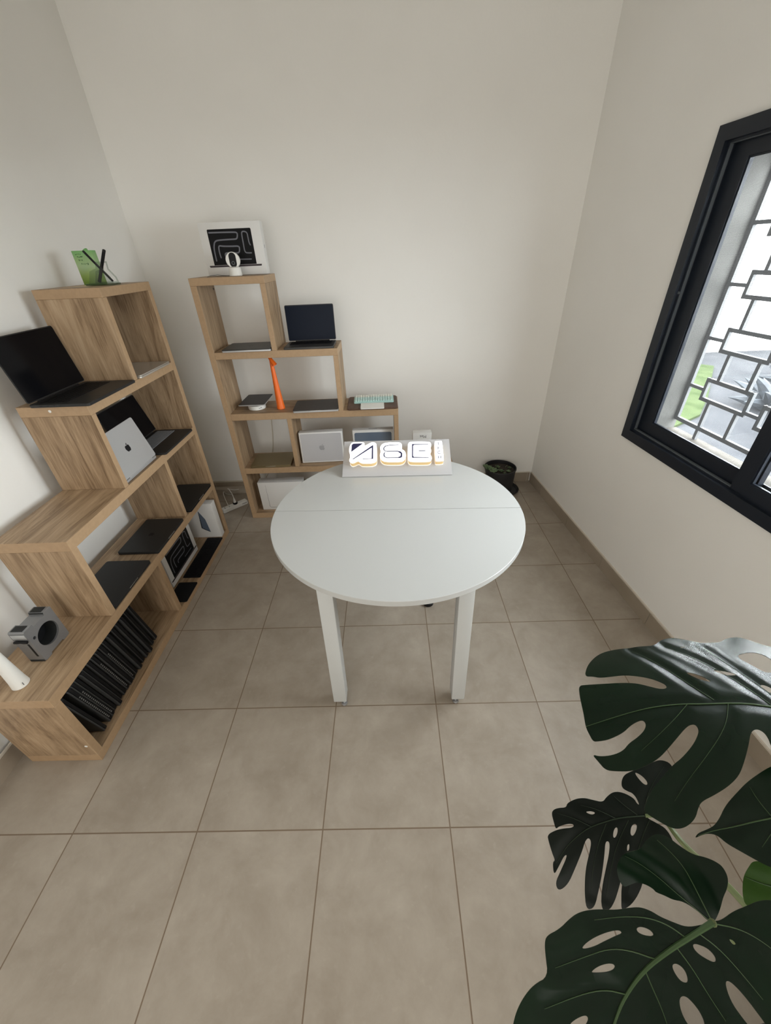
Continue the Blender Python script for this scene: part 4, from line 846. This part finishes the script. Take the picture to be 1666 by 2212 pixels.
# ================================================================ swiss cheese plant
LV = {"upper":{"holes":[[[-0.0167,-0.097],[-0.0309,-0.0932],[-0.0412,-0.0839],[-0.0453,-0.076],[-0.0387,-0.0762],[-0.0267,-0.0827]],[[-0.0644,-0.1013],[-0.0794,-0.0987],[-0.0931,-0.091],[-0.0919,-0.0876],[-0.0782,-0.0896],[-0.0666,-0.0966]],[[-0.1239,-0.1316],[-0.1531,-0.1429],[-0.1746,-0.1429],[-0.1809,-0.1269],[-0.1814,-0.1078],[-0.163,-0.0971],[-0.142,-0.0926],[-0.1351,-0.108]],[[-0.1143,-0.0709],[-0.1225,-0.0693],[-0.1294,-0.0581],[-0.1228,-0.0533],[-0.1146,-0.0594]],[[-0.0476,-0.1567],[-0.0569,-0.159],[-0.0642,-0.1576],[-0.0558,-0.1553]]],"veins":[[[-0.1311,-0.0287],[-0.1009,-0.0325],[-0.0719,-0.0377],[-0.0446,-0.0387],[-0.0113,-0.0383],[0.0234,-0.0399],[0.0603,-0.0379],[0.0965,-0.0321],[0.1333,-0.0242],[0.1694,-0.0163]],[[-0.028,-0.0445],[-0.0112,-0.0712],[0.003,-0.1013],[0.0189,-0.1326],[0.0338,-0.1541]],[[-0.1035,-0.0359],[-0.0902,-0.0658],[-0.0733,-0.098],[-0.0519,-0.1325],[-0.0264,-0.1619]],[[-0.1242,-0.0327],[-0.1145,-0.0626],[-0.1038,-0.094],[-0.095,-0.1269],[-0.0904,-0.1564]],[[-0.0442,-0.0381],[-0.0272,-0.0144],[-0.005,0.0074],[0.0322,0.0356],[0.0679,0.061],[0.0926,0.081]],[[0.014,-0.0386],[0.0436,-0.0173],[0.0765,0.0037],[0.1094,0.023]]],"out":[[0.1373,-0.1034],[0.1284,-0.1196],[0.1146,-0.1356],[0.0934,-0.152],[0.0707,-0.1602],[0.0449,-0.162],[0.0251,-0.164],[0.0054,-0.1657],[-0.0103,-0.1648],[-0.0333,-0.182],[-0.0581,-0.1901],[-0.0755,-0.1829],[-0.0899,-0.1721],[-0.1013,-0.1685],[-0.1183,-0.172],[-0.1319,-0.1723],[-0.1576,-0.1881],[-0.1861,-0.194],[-0.196,-0.1831],[-0.2054,-0.169],[-0.2169,-0.1645],[-0.2288,-0.1472],[-0.2206,-0.1146],[-0.2001,-0.079],[-0.1745,-0.0486],[-0.1451,-0.0332],[-0.1311,-0.0287],[-0.1335,-0.0193],[-0.1333,-0.004],[-0.1118,0.0198],[-0.0847,0.0374],[-0.0665,0.0374],[-0.0618,0.031],[-0.0607,0.0222],[-0.0638,0.0132],[-0.0636,0.0049],[-0.0575,0.0],[-0.0459,0.0047],[-0.0336,0.0197],[-0.0144,0.0411],[0.0018,0.057],[0.0213,0.0682],[0.0433,0.077],[0.0613,0.0829],[0.0685,0.0891],[0.0766,0.0994],[0.0894,0.1067],[0.1008,0.109],[0.1104,0.107],[0.1222,0.0997],[0.1321,0.0923],[0.1338,0.0886],[0.1269,0.0797],[0.1157,0.0688],[0.0997,0.0577],[0.078,0.0427],[0.0613,0.0345],[0.0397,0.0198],[0.0252,0.0064],[0.02,-0.002],[0.0216,-0.0084],[0.0325,-0.0063],[0.0556,0.0098],[0.074,0.0228],[0.0916,0.0341],[0.1107,0.0416],[0.1313,0.0468],[0.1517,0.0455],[0.1648,0.0431],[0.1703,0.0322],[0.1753,0.0227],[0.1657,0.0262],[0.1488,0.0259],[0.1325,0.0214],[0.1217,0.0128],[0.1063,0.0055],[0.0924,-0.0035],[0.0863,-0.0121],[0.088,-0.0181],[0.0961,-0.0168],[0.1087,-0.0112],[0.1226,-0.002],[0.1455,0.0056],[0.1608,0.0067],[0.168,0.0061],[0.1694,-0.0036],[0.1697,-0.0168],[0.1644,-0.045],[0.1602,-0.0669],[0.1544,-0.0855],[0.143,-0.0857],[0.1183,-0.0843],[0.0855,-0.083],[0.0652,-0.0795],[0.0502,-0.0719],[0.0374,-0.0658],[0.0275,-0.0668],[0.0251,-0.0734],[0.0317,-0.0809],[0.0435,-0.0891],[0.0625,-0.0955],[0.0779,-0.0983],[0.0953,-0.0976],[0.1155,-0.0971],[0.125,-0.1015]],"O":[1.6362,-0.2285,1.1012],"U":[-0.9946,0.0361,-0.0977],"V":[-0.031,-0.9981,-0.053],"N":[-0.0994,-0.0497,0.9938],"bend":[-0.45,-1.5]},"side":{"holes":[],"veins":[[[-0.0528,0.0086],[-0.0227,0.0034],[0.0126,0.0009],[0.0449,0.0001],[0.0695,-0.0019],[0.0915,-0.0012]],[[-0.0227,0.0034],[0.0054,0.014],[0.0289,0.0252]],[[-0.0051,0.0022],[-0.0033,-0.0172],[-0.0054,-0.0335]]],"out":[[0.0971,0.0004],[0.0897,-0.0037],[0.0769,-0.0046],[0.0662,-0.006],[0.0549,-0.0112],[0.0392,-0.0216],[0.0169,-0.0306],[-0.008,-0.0394],[-0.0303,-0.0446],[-0.0482,-0.0478],[-0.071,-0.0475],[-0.0841,-0.0352],[-0.0787,-0.0151],[-0.0647,0.0037],[-0.0513,0.0102],[-0.0451,0.0237],[-0.0181,0.0426],[0.0033,0.0516],[0.0205,0.0514],[0.0342,0.0443],[0.0454,0.0341],[0.0551,0.0239],[0.0651,0.0134],[0.0689,0.0035],[0.0777,-0.0005],[0.0871,-0.0008]],"O":[1.6728,-0.3143,1.0419],"U":[-0.9367,-0.1216,-0.3283],"V":[0.1793,-0.9721,-0.1512],"N":[-0.3008,-0.2005,0.9324],"bend":[-0.5,-0.9]},"dark":{"holes":[[[-0.0124,-0.0047],[-0.0188,-0.0117],[-0.026,-0.0149],[-0.0291,-0.0126],[-0.0246,-0.0066],[-0.0158,-0.0019]],[[-0.0444,0.0016],[-0.0522,-0.0049],[-0.0599,-0.0065],[-0.0633,-0.0031],[-0.0574,0.0028],[-0.0475,0.007],[-0.0434,0.0055]],[[-0.0227,0.0186],[-0.0285,0.0129],[-0.0324,0.0137],[-0.0277,0.0194],[-0.0232,0.0213]],[[0.0093,-0.0535],[-0.0017,-0.0503],[-0.0082,-0.0448],[0.0006,-0.0449]],[[-0.1166,-0.0682],[-0.1245,-0.0592],[-0.1278,-0.047],[-0.1247,-0.0416],[-0.1179,-0.0458],[-0.1152,-0.0586]]],"veins":[[[-0.0861,-0.0075],[-0.0603,-0.0171],[-0.0353,-0.0247],[-0.0077,-0.0288],[0.0168,-0.0315],[0.0453,-0.0285],[0.0722,-0.022],[0.1019,-0.0082]],[[-0.0353,-0.0247],[-0.0231,-0.0382],[-0.0078,-0.053],[0.0103,-0.0646]],[[0.0131,-0.0314],[0.0256,-0.0448],[0.0392,-0.0571],[0.0568,-0.0696]],[[-0.0739,-0.0142],[-0.0615,-0.0367],[-0.0551,-0.0526]],[[-0.0141,-0.0248],[0.0171,-0.0067],[0.0476,0.0193],[0.0712,0.0475]],[[-0.0538,-0.0141],[-0.0159,0.0036],[0.0194,0.0301],[0.0505,0.0603]],[[-0.0897,-0.0003],[-0.0547,0.0169],[-0.0185,0.0425],[0.013,0.0694]],[[-0.087,-0.0085],[-0.1078,-0.0286],[-0.1438,-0.043],[-0.1752,-0.0509]]],"out":[[0.0664,-0.0733],[0.0595,-0.0765],[0.0488,-0.0753],[0.0364,-0.0711],[0.0305,-0.0764],[0.0131,-0.076],[-0.0031,-0.0716],[-0.0158,-0.0629],[-0.0298,-0.0534],[-0.0412,-0.0575],[-0.0603,-0.0585],[-0.0742,-0.0511],[-0.0859,-0.0366],[-0.0849,-0.0282],[-0.0886,-0.0237],[-0.0908,-0.0419],[-0.0818,-0.0502],[-0.0773,-0.0581],[-0.0837,-0.066],[-0.0954,-0.0718],[-0.1099,-0.0712],[-0.1338,-0.0686],[-0.1588,-0.0662],[-0.1787,-0.0628],[-0.1928,-0.0494],[-0.1828,-0.0318],[-0.1556,-0.0194],[-0.1279,-0.0139],[-0.1031,-0.0102],[-0.09,-0.0073],[-0.0877,-0.0025],[-0.0977,0.0089],[-0.1068,0.0214],[-0.1066,0.0394],[-0.0981,0.0577],[-0.0816,0.0721],[-0.0674,0.0659],[-0.0644,0.0511],[-0.0718,0.0297],[-0.0707,0.0265],[-0.0541,0.0358],[-0.0208,0.0621],[-0.0138,0.0697],[0.0122,0.0828],[0.0348,0.0849],[0.0364,0.0812],[0.019,0.0592],[0.0092,0.05],[0.0125,0.0486],[0.0237,0.0574],[0.0424,0.0711],[0.0572,0.0773],[0.0691,0.0721],[0.0495,0.0476],[0.0265,0.0273],[0.0091,0.0127],[-0.0017,0.0007],[-0.0006,-0.0041],[0.0049,-0.0033],[0.0168,0.0097],[0.0396,0.0329],[0.0542,0.0459],[0.0771,0.0662],[0.0927,0.0638],[0.0769,0.0376],[0.0589,0.0151],[0.0364,-0.0033],[0.0264,-0.0131],[0.0273,-0.0203],[0.0371,-0.0172],[0.0493,-0.0081],[0.076,0.0089],[0.1007,0.0241],[0.1214,0.0271],[0.12,0.0149],[0.1005,0.003],[0.0835,-0.0071],[0.0772,-0.0124],[0.0837,-0.012],[0.1005,-0.0024],[0.1163,0.0051],[0.107,-0.0113],[0.1015,-0.0115],[0.1003,-0.0239],[0.0965,-0.039],[0.0928,-0.0488],[0.0751,-0.0494],[0.0616,-0.0472],[0.0431,-0.0416],[0.039,-0.0451],[0.0484,-0.0498],[0.0655,-0.0523],[0.0737,-0.0503],[0.0709,-0.0606]],"O":[1.5583,-0.2667,0.7777],"U":[-0.9104,-0.2769,-0.3073],"V":[0.3839,-0.8424,-0.3782],"N":[-0.1541,-0.4623,0.8732],"bend":[-0.8,-1.2]},"entire":{"holes":[],"veins":[[[-0.0398,0.0196],[-0.0282,0.0083],[-0.0164,-0.0036],[-0.0022,-0.0166],[0.0152,-0.0238],[0.0302,-0.0268]],[[-0.0383,0.0208],[-0.0212,0.0179],[-0.0018,0.0158],[0.0188,0.0119],[0.0417,0.011],[0.0581,0.0139]]],"out":[[0.0499,0.0495],[0.058,0.0428],[0.0626,0.034],[0.0634,0.0225],[0.059,0.011],[0.0524,0.0031],[0.0448,-0.0047],[0.0424,-0.016],[0.0368,-0.0279],[0.0299,-0.0349],[0.0202,-0.0381],[0.0056,-0.0359],[-0.0082,-0.0357],[-0.0207,-0.0411],[-0.0317,-0.0433],[-0.0392,-0.0423],[-0.0457,-0.0347],[-0.0465,-0.0233],[-0.0441,-0.0116],[-0.0437,0.0007],[-0.0428,0.0135],[-0.0414,0.0191],[-0.0368,0.0223],[-0.0252,0.019],[-0.0103,0.0194],[-0.0003,0.0249],[0.009,0.0265],[0.0178,0.0294],[0.0207,0.0278],[0.0286,0.0284],[0.0379,0.0323],[0.044,0.0406]],"O":[1.5412,-0.3645,0.9938],"U":[-0.7788,0.6236,-0.0679],"V":[-0.5051,-0.6875,-0.5218],"N":[-0.372,-0.372,0.8504],"bend":[-0.6,-3.2]},"lower":{"holes":[[[0.0389,-0.0452],[0.0318,-0.0459],[0.0193,-0.0437],[0.0069,-0.0395],[-0.0025,-0.0349],[-0.0029,-0.032],[0.0039,-0.034],[0.0153,-0.037],[0.0286,-0.0404]],[[-0.0166,-0.027],[-0.0211,-0.0255],[-0.0263,-0.0199],[-0.0267,-0.0156],[-0.0234,-0.0161],[-0.0176,-0.0212],[-0.0155,-0.0249]],[[0.0442,-0.031],[0.0346,-0.0298],[0.0247,-0.026],[0.0206,-0.0224],[0.0238,-0.021],[0.0308,-0.0231],[0.0381,-0.0271]],[[-0.0494,0.0075],[-0.0537,0.0099],[-0.0589,0.0169],[-0.0594,0.024],[-0.0555,0.0255],[-0.0511,0.0199],[-0.0475,0.012]],[[-0.0223,0.005],[-0.027,0.0071],[-0.029,0.0134],[-0.0262,0.0182],[-0.0227,0.0191],[-0.019,0.0148],[-0.0195,0.0085]],[[0.0865,-0.0194],[0.0774,-0.0183],[0.0689,-0.0157],[0.0684,-0.013],[0.0736,-0.0118],[0.0828,-0.0118],[0.09,-0.0154]],[[-0.0094,0.0202],[-0.0143,0.0221],[-0.0161,0.0283],[-0.016,0.0357],[-0.0132,0.0415],[-0.0046,0.0453],[-0.0008,0.0381],[-0.0011,0.0298],[-0.0046,0.0234]],[[-0.0507,0.0356],[-0.0552,0.0386],[-0.0568,0.0487],[-0.0563,0.0597],[-0.0554,0.0693],[-0.0525,0.0768],[-0.0428,0.0702],[-0.0425,0.0567],[-0.0438,0.0451]],[[-0.08,0.0233],[-0.0826,0.0261],[-0.0826,0.0293],[-0.0794,0.0279]]],"veins":[[[-0.0787,0.0096],[-0.0571,0.0045],[-0.0286,-0.0017],[0.0014,-0.0062],[0.0304,-0.0049],[0.0521,0.0007],[0.074,0.0099]],[[-0.049,0.0026],[-0.0438,-0.0116],[-0.0323,-0.0257],[-0.0133,-0.0389],[0.0115,-0.0519]],[[-0.0127,-0.0052],[0.0011,-0.0209],[0.0166,-0.0321],[0.041,-0.0405],[0.0693,-0.0496]],[[0.0281,-0.0048],[0.0414,-0.0168],[0.0632,-0.0262],[0.0981,-0.0366]],[[0.0009,-0.0056],[0.0055,0.0056],[0.0095,0.0169],[0.0155,0.0278]],[[-0.036,-0.0004],[-0.0353,0.0162],[-0.0316,0.0333],[-0.0293,0.0505]],[[-0.061,0.0056],[-0.0669,0.0222],[-0.0682,0.0407],[-0.0677,0.0612]],[[-0.0788,0.0104],[-0.0955,0.026],[-0.1047,0.0437],[-0.109,0.0633]]],"out":[[0.1413,-0.0366],[0.1323,-0.0437],[0.1219,-0.049],[0.1094,-0.0521],[0.0946,-0.0527],[0.0791,-0.0494],[0.0708,-0.0601],[0.0652,-0.0666],[0.0592,-0.0694],[0.0454,-0.066],[0.0306,-0.0656],[0.0217,-0.0644],[0.0114,-0.0601],[-0.0006,-0.0531],[-0.0115,-0.0453],[-0.0242,-0.039],[-0.0331,-0.0337],[-0.039,-0.0265],[-0.0423,-0.0196],[-0.0485,-0.0111],[-0.056,-0.0017],[-0.068,0.0048],[-0.08,0.0097],[-0.0877,0.0138],[-0.1021,0.0159],[-0.1174,0.0212],[-0.1289,0.0253],[-0.1391,0.0317],[-0.154,0.0459],[-0.1521,0.0655],[-0.1362,0.0782],[-0.1102,0.0866],[-0.0723,0.0914],[-0.0288,0.0854],[0.0252,0.0661],[0.0746,0.0373],[0.1154,0.0086],[0.1401,-0.0184]],"O":[1.41,-0.4598,1.1179],"U":[-0.8144,-0.482,-0.3232],"V":[0.5597,-0.7996,-0.2177],"N":[-0.1535,-0.3582,0.921],"bend":[-0.5,-0.8]},"bright":{"holes":[],"veins":[[[-0.0284,-0.001],[-0.0115,0.0009],[0.0079,0.0039],[0.0218,0.004]]],"out":[[0.0264,0.0263],[0.0254,0.008],[0.0196,-0.0094],[0.0128,-0.0227],[-0.0065,-0.0262],[-0.0238,-0.0223],[-0.0344,-0.0102],[-0.0279,0.0118],[-0.0107,0.0289],[0.0084,0.0366],[0.023,0.0399]],"O":[1.7197,-0.3469,0.8909],"U":[-0.8404,0.497,-0.2162],"V":[-0.3232,-0.7797,-0.5362],"N":[-0.4351,-0.3807,0.8159],"bend":[-0.5,-0.8]}}
PB = Vector((1.95, -0.60, 0))
t = thing('swiss_cheese_plant', 'large potted plant with split glossy dark leaves in the right foreground', 'plant', PB)
bm = bm_new(); lathe(bm, [(0.0, 0.0), (0.115, 0.0005), (0.12, 0.006), (0.155, 0.29), (0.162, 0.292), (0.162, 0.31), (0.150, 0.31), (0.146, 0.26), (0.0, 0.255)], seg=56, cap=False); obj('pot', bm, M['pot'], t)
bm = bm_new(); lathe(bm, [(0.145, 0.266), (0.145, 0.27), (0.08, 0.278), (0.0, 0.276)], seg=48, cap=False); obj('soil', bm, M['soil'], t)
st = [(0.0, 0.0, 0.27), (-0.02, 0.02, 0.36), (-0.05, 0.05, 0.45), (-0.06, 0.07, 0.56), (-0.10, 0.07, 0.66)]
bm = bm_new(); tube(bm, smooth2(st, 2), 0.016, 12); obj('main_stem', bm, M['bark'], t)
def seg_d(p, a, b):
    d = b - a; q = max(0, min(1, (p - a).dot(d) / max(d.length_squared, 1e-12))); return (p - a - d * q).length
def inpoly(p, poly):
    c = False; j = len(poly) - 1
    for i in range(len(poly)):
        if (poly[i][1] > p[1]) != (poly[j][1] > p[1]) and p[0] < (poly[j][0] - poly[i][0]) * (p[1] - poly[i][1]) / (poly[j][1] - poly[i][1]) + poly[i][0]: c = not c
        j = i
    return c
def leaf(key, m, mv, step, rmid, rside, groove=0.0020, gw=0.012):
    d = LV[key]; O, U, V, Nn = [Vector(d[k]) for k in 'OUVN']; O = O - PB; bu, bv = d['bend']
    out = smooth2([tuple(p) for p in d['out']], 2, True); holes = [smooth2([tuple(p) for p in h], 2, True) for h in d['holes']]
    veins = [[Vector(p) for p in smooth2([tuple(q) for q in v], 2)] for v in d['veins']]
    def height(p):
        p = Vector(p); dm = min(seg_d(p, a, b) for v in veins for a, b in zip(v[:-1], v[1:]))
        return bu * p.x ** 2 + bv * p.y ** 2 - groove * math.exp(-(dm / gw) ** 2) + groove * 0.5 * math.exp(-((dm - 0.016) / 0.010) ** 2)
    pts, edges = [], []
    for loop in [out] + holes:
        b0 = len(pts); pts += [Vector(p) for p in loop]; edges += [(b0 + i, b0 + (i + 1) % len(loop)) for i in range(len(loop))]
    allp = [Vector(p) for lp in [out] + holes for p in lp]
    xs = [p[0] for p in out]; ys_ = [p[1] for p in out]; x = min(xs) + step / 2; row = 0
    while x < max(xs):
        y = min(ys_) + step / 2 + (row % 2) * step / 2
        while y < max(ys_):
            if inpoly((x, y), out) and not any(inpoly((x, y), h) for h in holes) and min((Vector((x, y)) - p).length_squared for p in allp) > (step * 0.62) ** 2: pts.append(Vector((x, y)))
            y += step
        x += step * 0.87; row += 1
    r = delaunay_2d_cdt(pts, edges, [], 0, 1e-6); vs, fs = r[0], r[2]
    bm = bmesh.new(); bv_ = [bm.verts.new(O + U * v.x + V * v.y + Nn * height(v)) for v in vs]
    for f in fs:
        c = sum((vs[i] for i in f), Vector((0, 0))) / len(f)
        if inpoly(c, out) and not any(inpoly(c, h) for h in holes): bm.faces.new([bv_[i] for i in f])
    bmesh.ops.delete(bm, geom=[v for v in bm.verts if not v.link_faces], context='VERTS')
    for f in bm.faces:
        if f.normal.dot(Nn) < 0: f.normal_flip()
    o = obj('leaf', bm, m, t)
    for p in o.data.polygons: p.use_smooth = True
    if 'sharp_edge' in o.data.attributes: o.data.attributes.remove(o.data.attributes['sharp_edge'])
    ec = {}
    for p in o.data.polygons:
        for ek in p.edge_keys: ec[ek] = ec.get(ek, 0) + 1
    for e in o.data.edges: e.use_edge_sharp = ec.get(e.key, 0) == 1
    sd = o.modifiers.new('thickness', 'SOLIDIFY'); sd.thickness = 0.0008; sd.offset = -1
    bm = bmesh.new()
    for i, v in enumerate(veins):
        Q = [O + U * p.x + V * p.y + Nn * (height(p) + groove * 0.35) for p in v]; n = len(Q); r0 = rmid if i == 0 else rside
        tube(bm, Q, [r0 * (1 - 0.75 * k / (n - 1)) for k in range(n)], 6)
    obj('midrib', bm, mv, o)
    p0 = veins[0][0]; p1 = veins[0][1]; b_ = O + U * p0.x + V * p0.y + Nn * height(p0); dr = (U * (p0.x - p1.x) + V * (p0.y - p1.y)).normalized()
    return b_, dr
LEAFM = {'upper': (M['leaf'], M['vein'], 0.0055, 0.0015, 0.0005), 'side': (M['leaf'], M['vein'], 0.006, 0.0012, 0.0006), 'dark': (M['leafdark'], M['veindark'], 0.0055, 0.0012, 0.0006),
         'entire': (M['leaf'], M['vein'], 0.005, 0.0008, 0.0006), 'lower': (M['leaf'], M['vein'], 0.0050, 0.0026, 0.0006), 'bright': (M['leafbright'], M['vein'], 0.006, 0.001, 0.0005)}
ROOTS = {'upper': (-0.10, 0.07, 0.66), 'side': (-0.08, 0.07, 0.62), 'dark': (-0.06, 0.06, 0.52), 'entire': (-0.06, 0.07, 0.55), 'lower': (-0.09, 0.07, 0.64), 'bright': (-0.06, 0.06, 0.50)}
for k in ('upper', 'side', 'dark', 'entire', 'lower', 'bright'):
    b_, dr = leaf(k, *LEAFM[k]); s0 = Vector(ROOTS[k]); q = b_ + dr * 0.05
    if k == 'dark': pts = [b_, b_ + dr * 0.03, Vector((1.66, -0.285, 0.83)) - PB, Vector((1.715, -0.322, 0.80)) - PB, Vector((1.79, -0.40, 0.74)) - PB, s0]
    else:
        nn = Vector(LV[k]['N']); pts = [b_ - nn * 0.001, b_ + dr * 0.02 - nn * 0.015, b_ + dr * 0.035 - nn * 0.09, (b_ + dr * 0.04 - nn * 0.16) * 0.5 + s0 * 0.5 + dr * 0.02, s0]
    if k == 'lower': pts = [b_] + [Vector(p) - PB for p in ((1.497, -0.431, 1.112), (1.541, -0.440, 1.038), (1.604, -0.447, 0.958), (1.72, -0.475, 0.84))] + [s0]
    if k == 'entire': pts = [b_] + [Vector(p) - PB for p in ((1.582, -0.408, 0.968), (1.62, -0.423, 0.925), (1.73, -0.46, 0.80))] + [s0]
    pts = smooth2([tuple(p) for p in pts], 3); n = len(pts)
    bm = bm_new(); tube(bm, pts, [0.0032 + 0.004 * i / (n - 1) for i in range(n)] if k != 'dark' else [0.0028 + 0.0045 * i / (n - 1) for i in range(n)], 10); obj('petiole', bm, M['petiole'], t)
